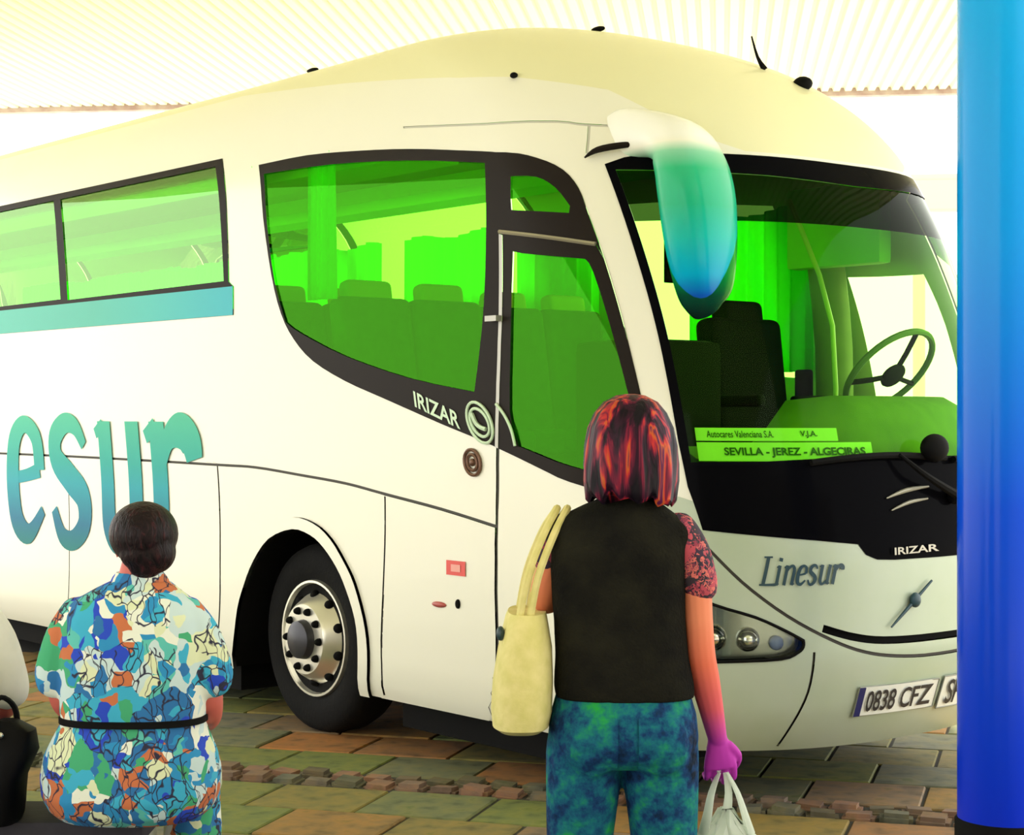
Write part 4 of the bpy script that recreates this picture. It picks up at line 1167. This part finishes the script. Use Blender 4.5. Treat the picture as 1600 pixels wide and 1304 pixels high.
bm = bmesh.new(); add_loft(bm, [ell((.036, .006, z), rx, ry, 24) for z, rx, ry in ((1.175, .088, .075), (1.20, .076, .066), (1.212, .066, .060))]); part('collar', bm, fl_m, p1)
bm = bmesh.new()
add_loft(bm, [ell((x, y, z), rx, ry, 30, 2.5) for x, y, z, rx, ry in ((.020, .006, .805, .196, .132), (.012, .02, .765, .212, .150), (.003, .05, .70, .240, .190), (-.002, .08, .64, .252, .225), (-.002, .09, .585, .250, .235), (0, .10, .54, .232, .225), (0, .11, .513, .205, .20), (0, .11, .506, .15, .15))])
for sx in (-.10, .10): add_capsules(bm, [(sx, .15, .60), (sx, .32, .595), (sx, .47, .57), (sx, .49, .46), (sx, .48, .36)], [.10, .095, .085, .085, .09], 16, 3)
fuse('skirt', bm, fl_m, p1, .009, 4)
bm = bmesh.new(); add_loft(bm, [ell((.020, .006, z), rx, ry, 30, 2.5) for z, rx, ry in ((.792, .200, .136), (.794, .207, .143), (.811, .207, .143), (.813, .200, .136))]); part('belt', bm, rubber, p1)
hs = hair_mat('hair_dark', [(.3, (.004, .003, .004)), (.55, (.014, .006, .008)), (.7, (.05, .012, .016))], (60, 60, 14))
bm = bmesh.new()
R = Matrix.Rotation(.35, 3, 'Z')
add_ball(bm, (.046, .008, 1.320), (.097, .113, .092), 24, 16, R)
add_ball(bm, (.056, -.030, 1.272), (.070, .062, .058), 20, 14, R); add_ball(bm, (.060, -.036, 1.235), (.048, .040, .040), 16, 12, R)
add_ball(bm, (.085, -.02, 1.27), (.058, .07, .06), 16, 12)
for v in bm.verts:       # keep the face clear
    q = R.inverted() @ (v.co - Vector((.044, .026, 1.292)))
    if q.y > .05 and q.z < .05: v.co -= R @ Vector((0, (q.y - .05) * 1.0 + .02, 0))
fuse('hair', bm, hs, p1, .006, 3)
for sx in (-.10, .12):
    bm = bmesh.new(); add_loft(bm, [ell((sx, y, z), rx, ry, 16) for y, z, rx, ry in ((.50, 0, .045, .122), (.50, .03, .047, .125), (.48, .06, .044, .09), (.45, .085, .040, .055))]); part('shoe', bm, rubber, p1)

# neighbour at the end of the bench, leaning forward, white top
S1 = (-1.70, 5.06, 0)
sp2 = dict(lean=.3, skin=skin_s, yaw=.2,
    torso=((0.0, .06, .57, .18, .15), (0.0, .05, .70, .18, .13), (0, .08, .80, .165, .115), (0, .12, .93, .165, .11), (0, .17, 1.03, .16, .10), (0, .20, 1.085, .12, .08), (0, .22, 1.12, .055, .05), (0, .25, 1.17, .05, .05), (0, .27, 1.21, .045, .045)),
    head=(0, .285, 1.235),
    arms=([(-.15, .19, 1.06), (-.19, .19, .98), (-.21, .20, .87), (-.20, .24, .80), (-.15, .34, .77), (-.10, .42, .74)], [(.14, .19, 1.06), (.185, .19, .98), (.205, .20, .87), (.20, .24, .80), (.15, .34, .77), (.10, .42, .745)]),
    hands=(((.5, 1, -.25), (-.2, .2, 1)), ((-.5, 1, -.25), (.2, .2, 1))))
p2 = seated(S1, sp2)
tag(p2, 'person in white top leaning forward at the end of the bench', 'person')
white_m = mat('white_cotton', (.78, .78, .70), .9, noise=.3, nscale=8)
bm = bmesh.new()
add_loft(bm, [ell((x, y, z), rx, ry, 28, 2.5) for x, y, z, rx, ry in ((0, .05, .70, .20, .15), (0, .06, .76, .20, .15), (0, .09, .85, .19, .14), (0, .13, .95, .19, .132), (0, .17, 1.02, .18, .118), (0, .195, 1.075, .14, .095), (0, .215, 1.11, .08, .07))])
for arm in sp2['arms']:
    sg = -1 if arm[0][0] < 0 else 1
    add_capsules(bm, [arm[0], (arm[1][0], .19, .99), (arm[2][0] + .01 * sg, .19, .90), (arm[2][0] + .016 * sg, .20, .85)], [.062, .064, .062, .062], 16, 3)
fuse('shirt', bm, white_m, p2, .008, 4)
navy_m = mat('navy_trousers', (.012, .014, .045), .9, noise=.5, col2=(.05, .03, .04))
bm = bmesh.new()
add_loft(bm, [ell((x, y, z), rx, ry, 28, 2.5) for x, y, z, rx, ry in ((0, .05, .73, .195, .15), (0, .07, .66, .22, .19), (0, .09, .58, .225, .20), (0, .10, .52, .20, .19), (0, .10, .506, .15, .15))])
for sx in (-.10, .12): add_capsules(bm, [(sx, .12, .59), (sx, .32, .59), (sx, .465, .565), (sx, .475, .45), (sx, .465, .26), (sx, .455, .09)], [.095, .092, .082, .078, .07, .062], 16, 3)
fuse('trousers', bm, navy_m, p2, .009, 4)
bm = bmesh.new(); add_ball(bm, (0, .262, 1.265), (.090, .105, .092), 24, 16); add_ball(bm, (0, .225, 1.22), (.07, .06, .06), 16, 12)
part('hair', bm, hs, p2)
for sx in (-.10, .12):
    bm = bmesh.new(); add_loft(bm, [ell((sx, y, z), rx, ry, 16) for y, z, rx, ry in ((.50, 0, .045, .122), (.50, .03, .047, .125), (.48, .06, .044, .09), (.45, .085, .040, .055))]); part('shoe', bm, rubber, p2)
# black handbag against her side
hb = empty('handbag', (-1.425, 5.12, .492)); hb.scale = (1, 1, .84); tag(hb, 'black leather handbag standing on the bench between the two seated people', 'bag')
hl_m = mat('handbag_black', (.004, .004, .005), .5, spec=.08)
bm = bmesh.new(); add_loft(bm, [ell((x, .02, z), rx, ry, 24, 3) for x, z, rx, ry in ((-.045, .0, .055, .09), (-.045, .02, .062, .10), (-.035, .15, .062, .095), (-.01, .24, .072, .085), (.0, .31, .055, .06), (-.02, .345, .025, .03))]); part('bag_body', bm, hl_m, hb)
bm = bmesh.new(); add_tube(bm, [(-.05, .0, .30), (-.06, -.01, .38), (-.04, .02, .42), (-.01, .05, .38), (.0, .05, .30)], .009, 8, 4); part('handle', bm, hl_m, hb)
bm = bmesh.new(); add_ball(bm, (-.022, -.055, .305), (.010, .008, .012), 8, 6); part('clasp', bm, chrome, hb)
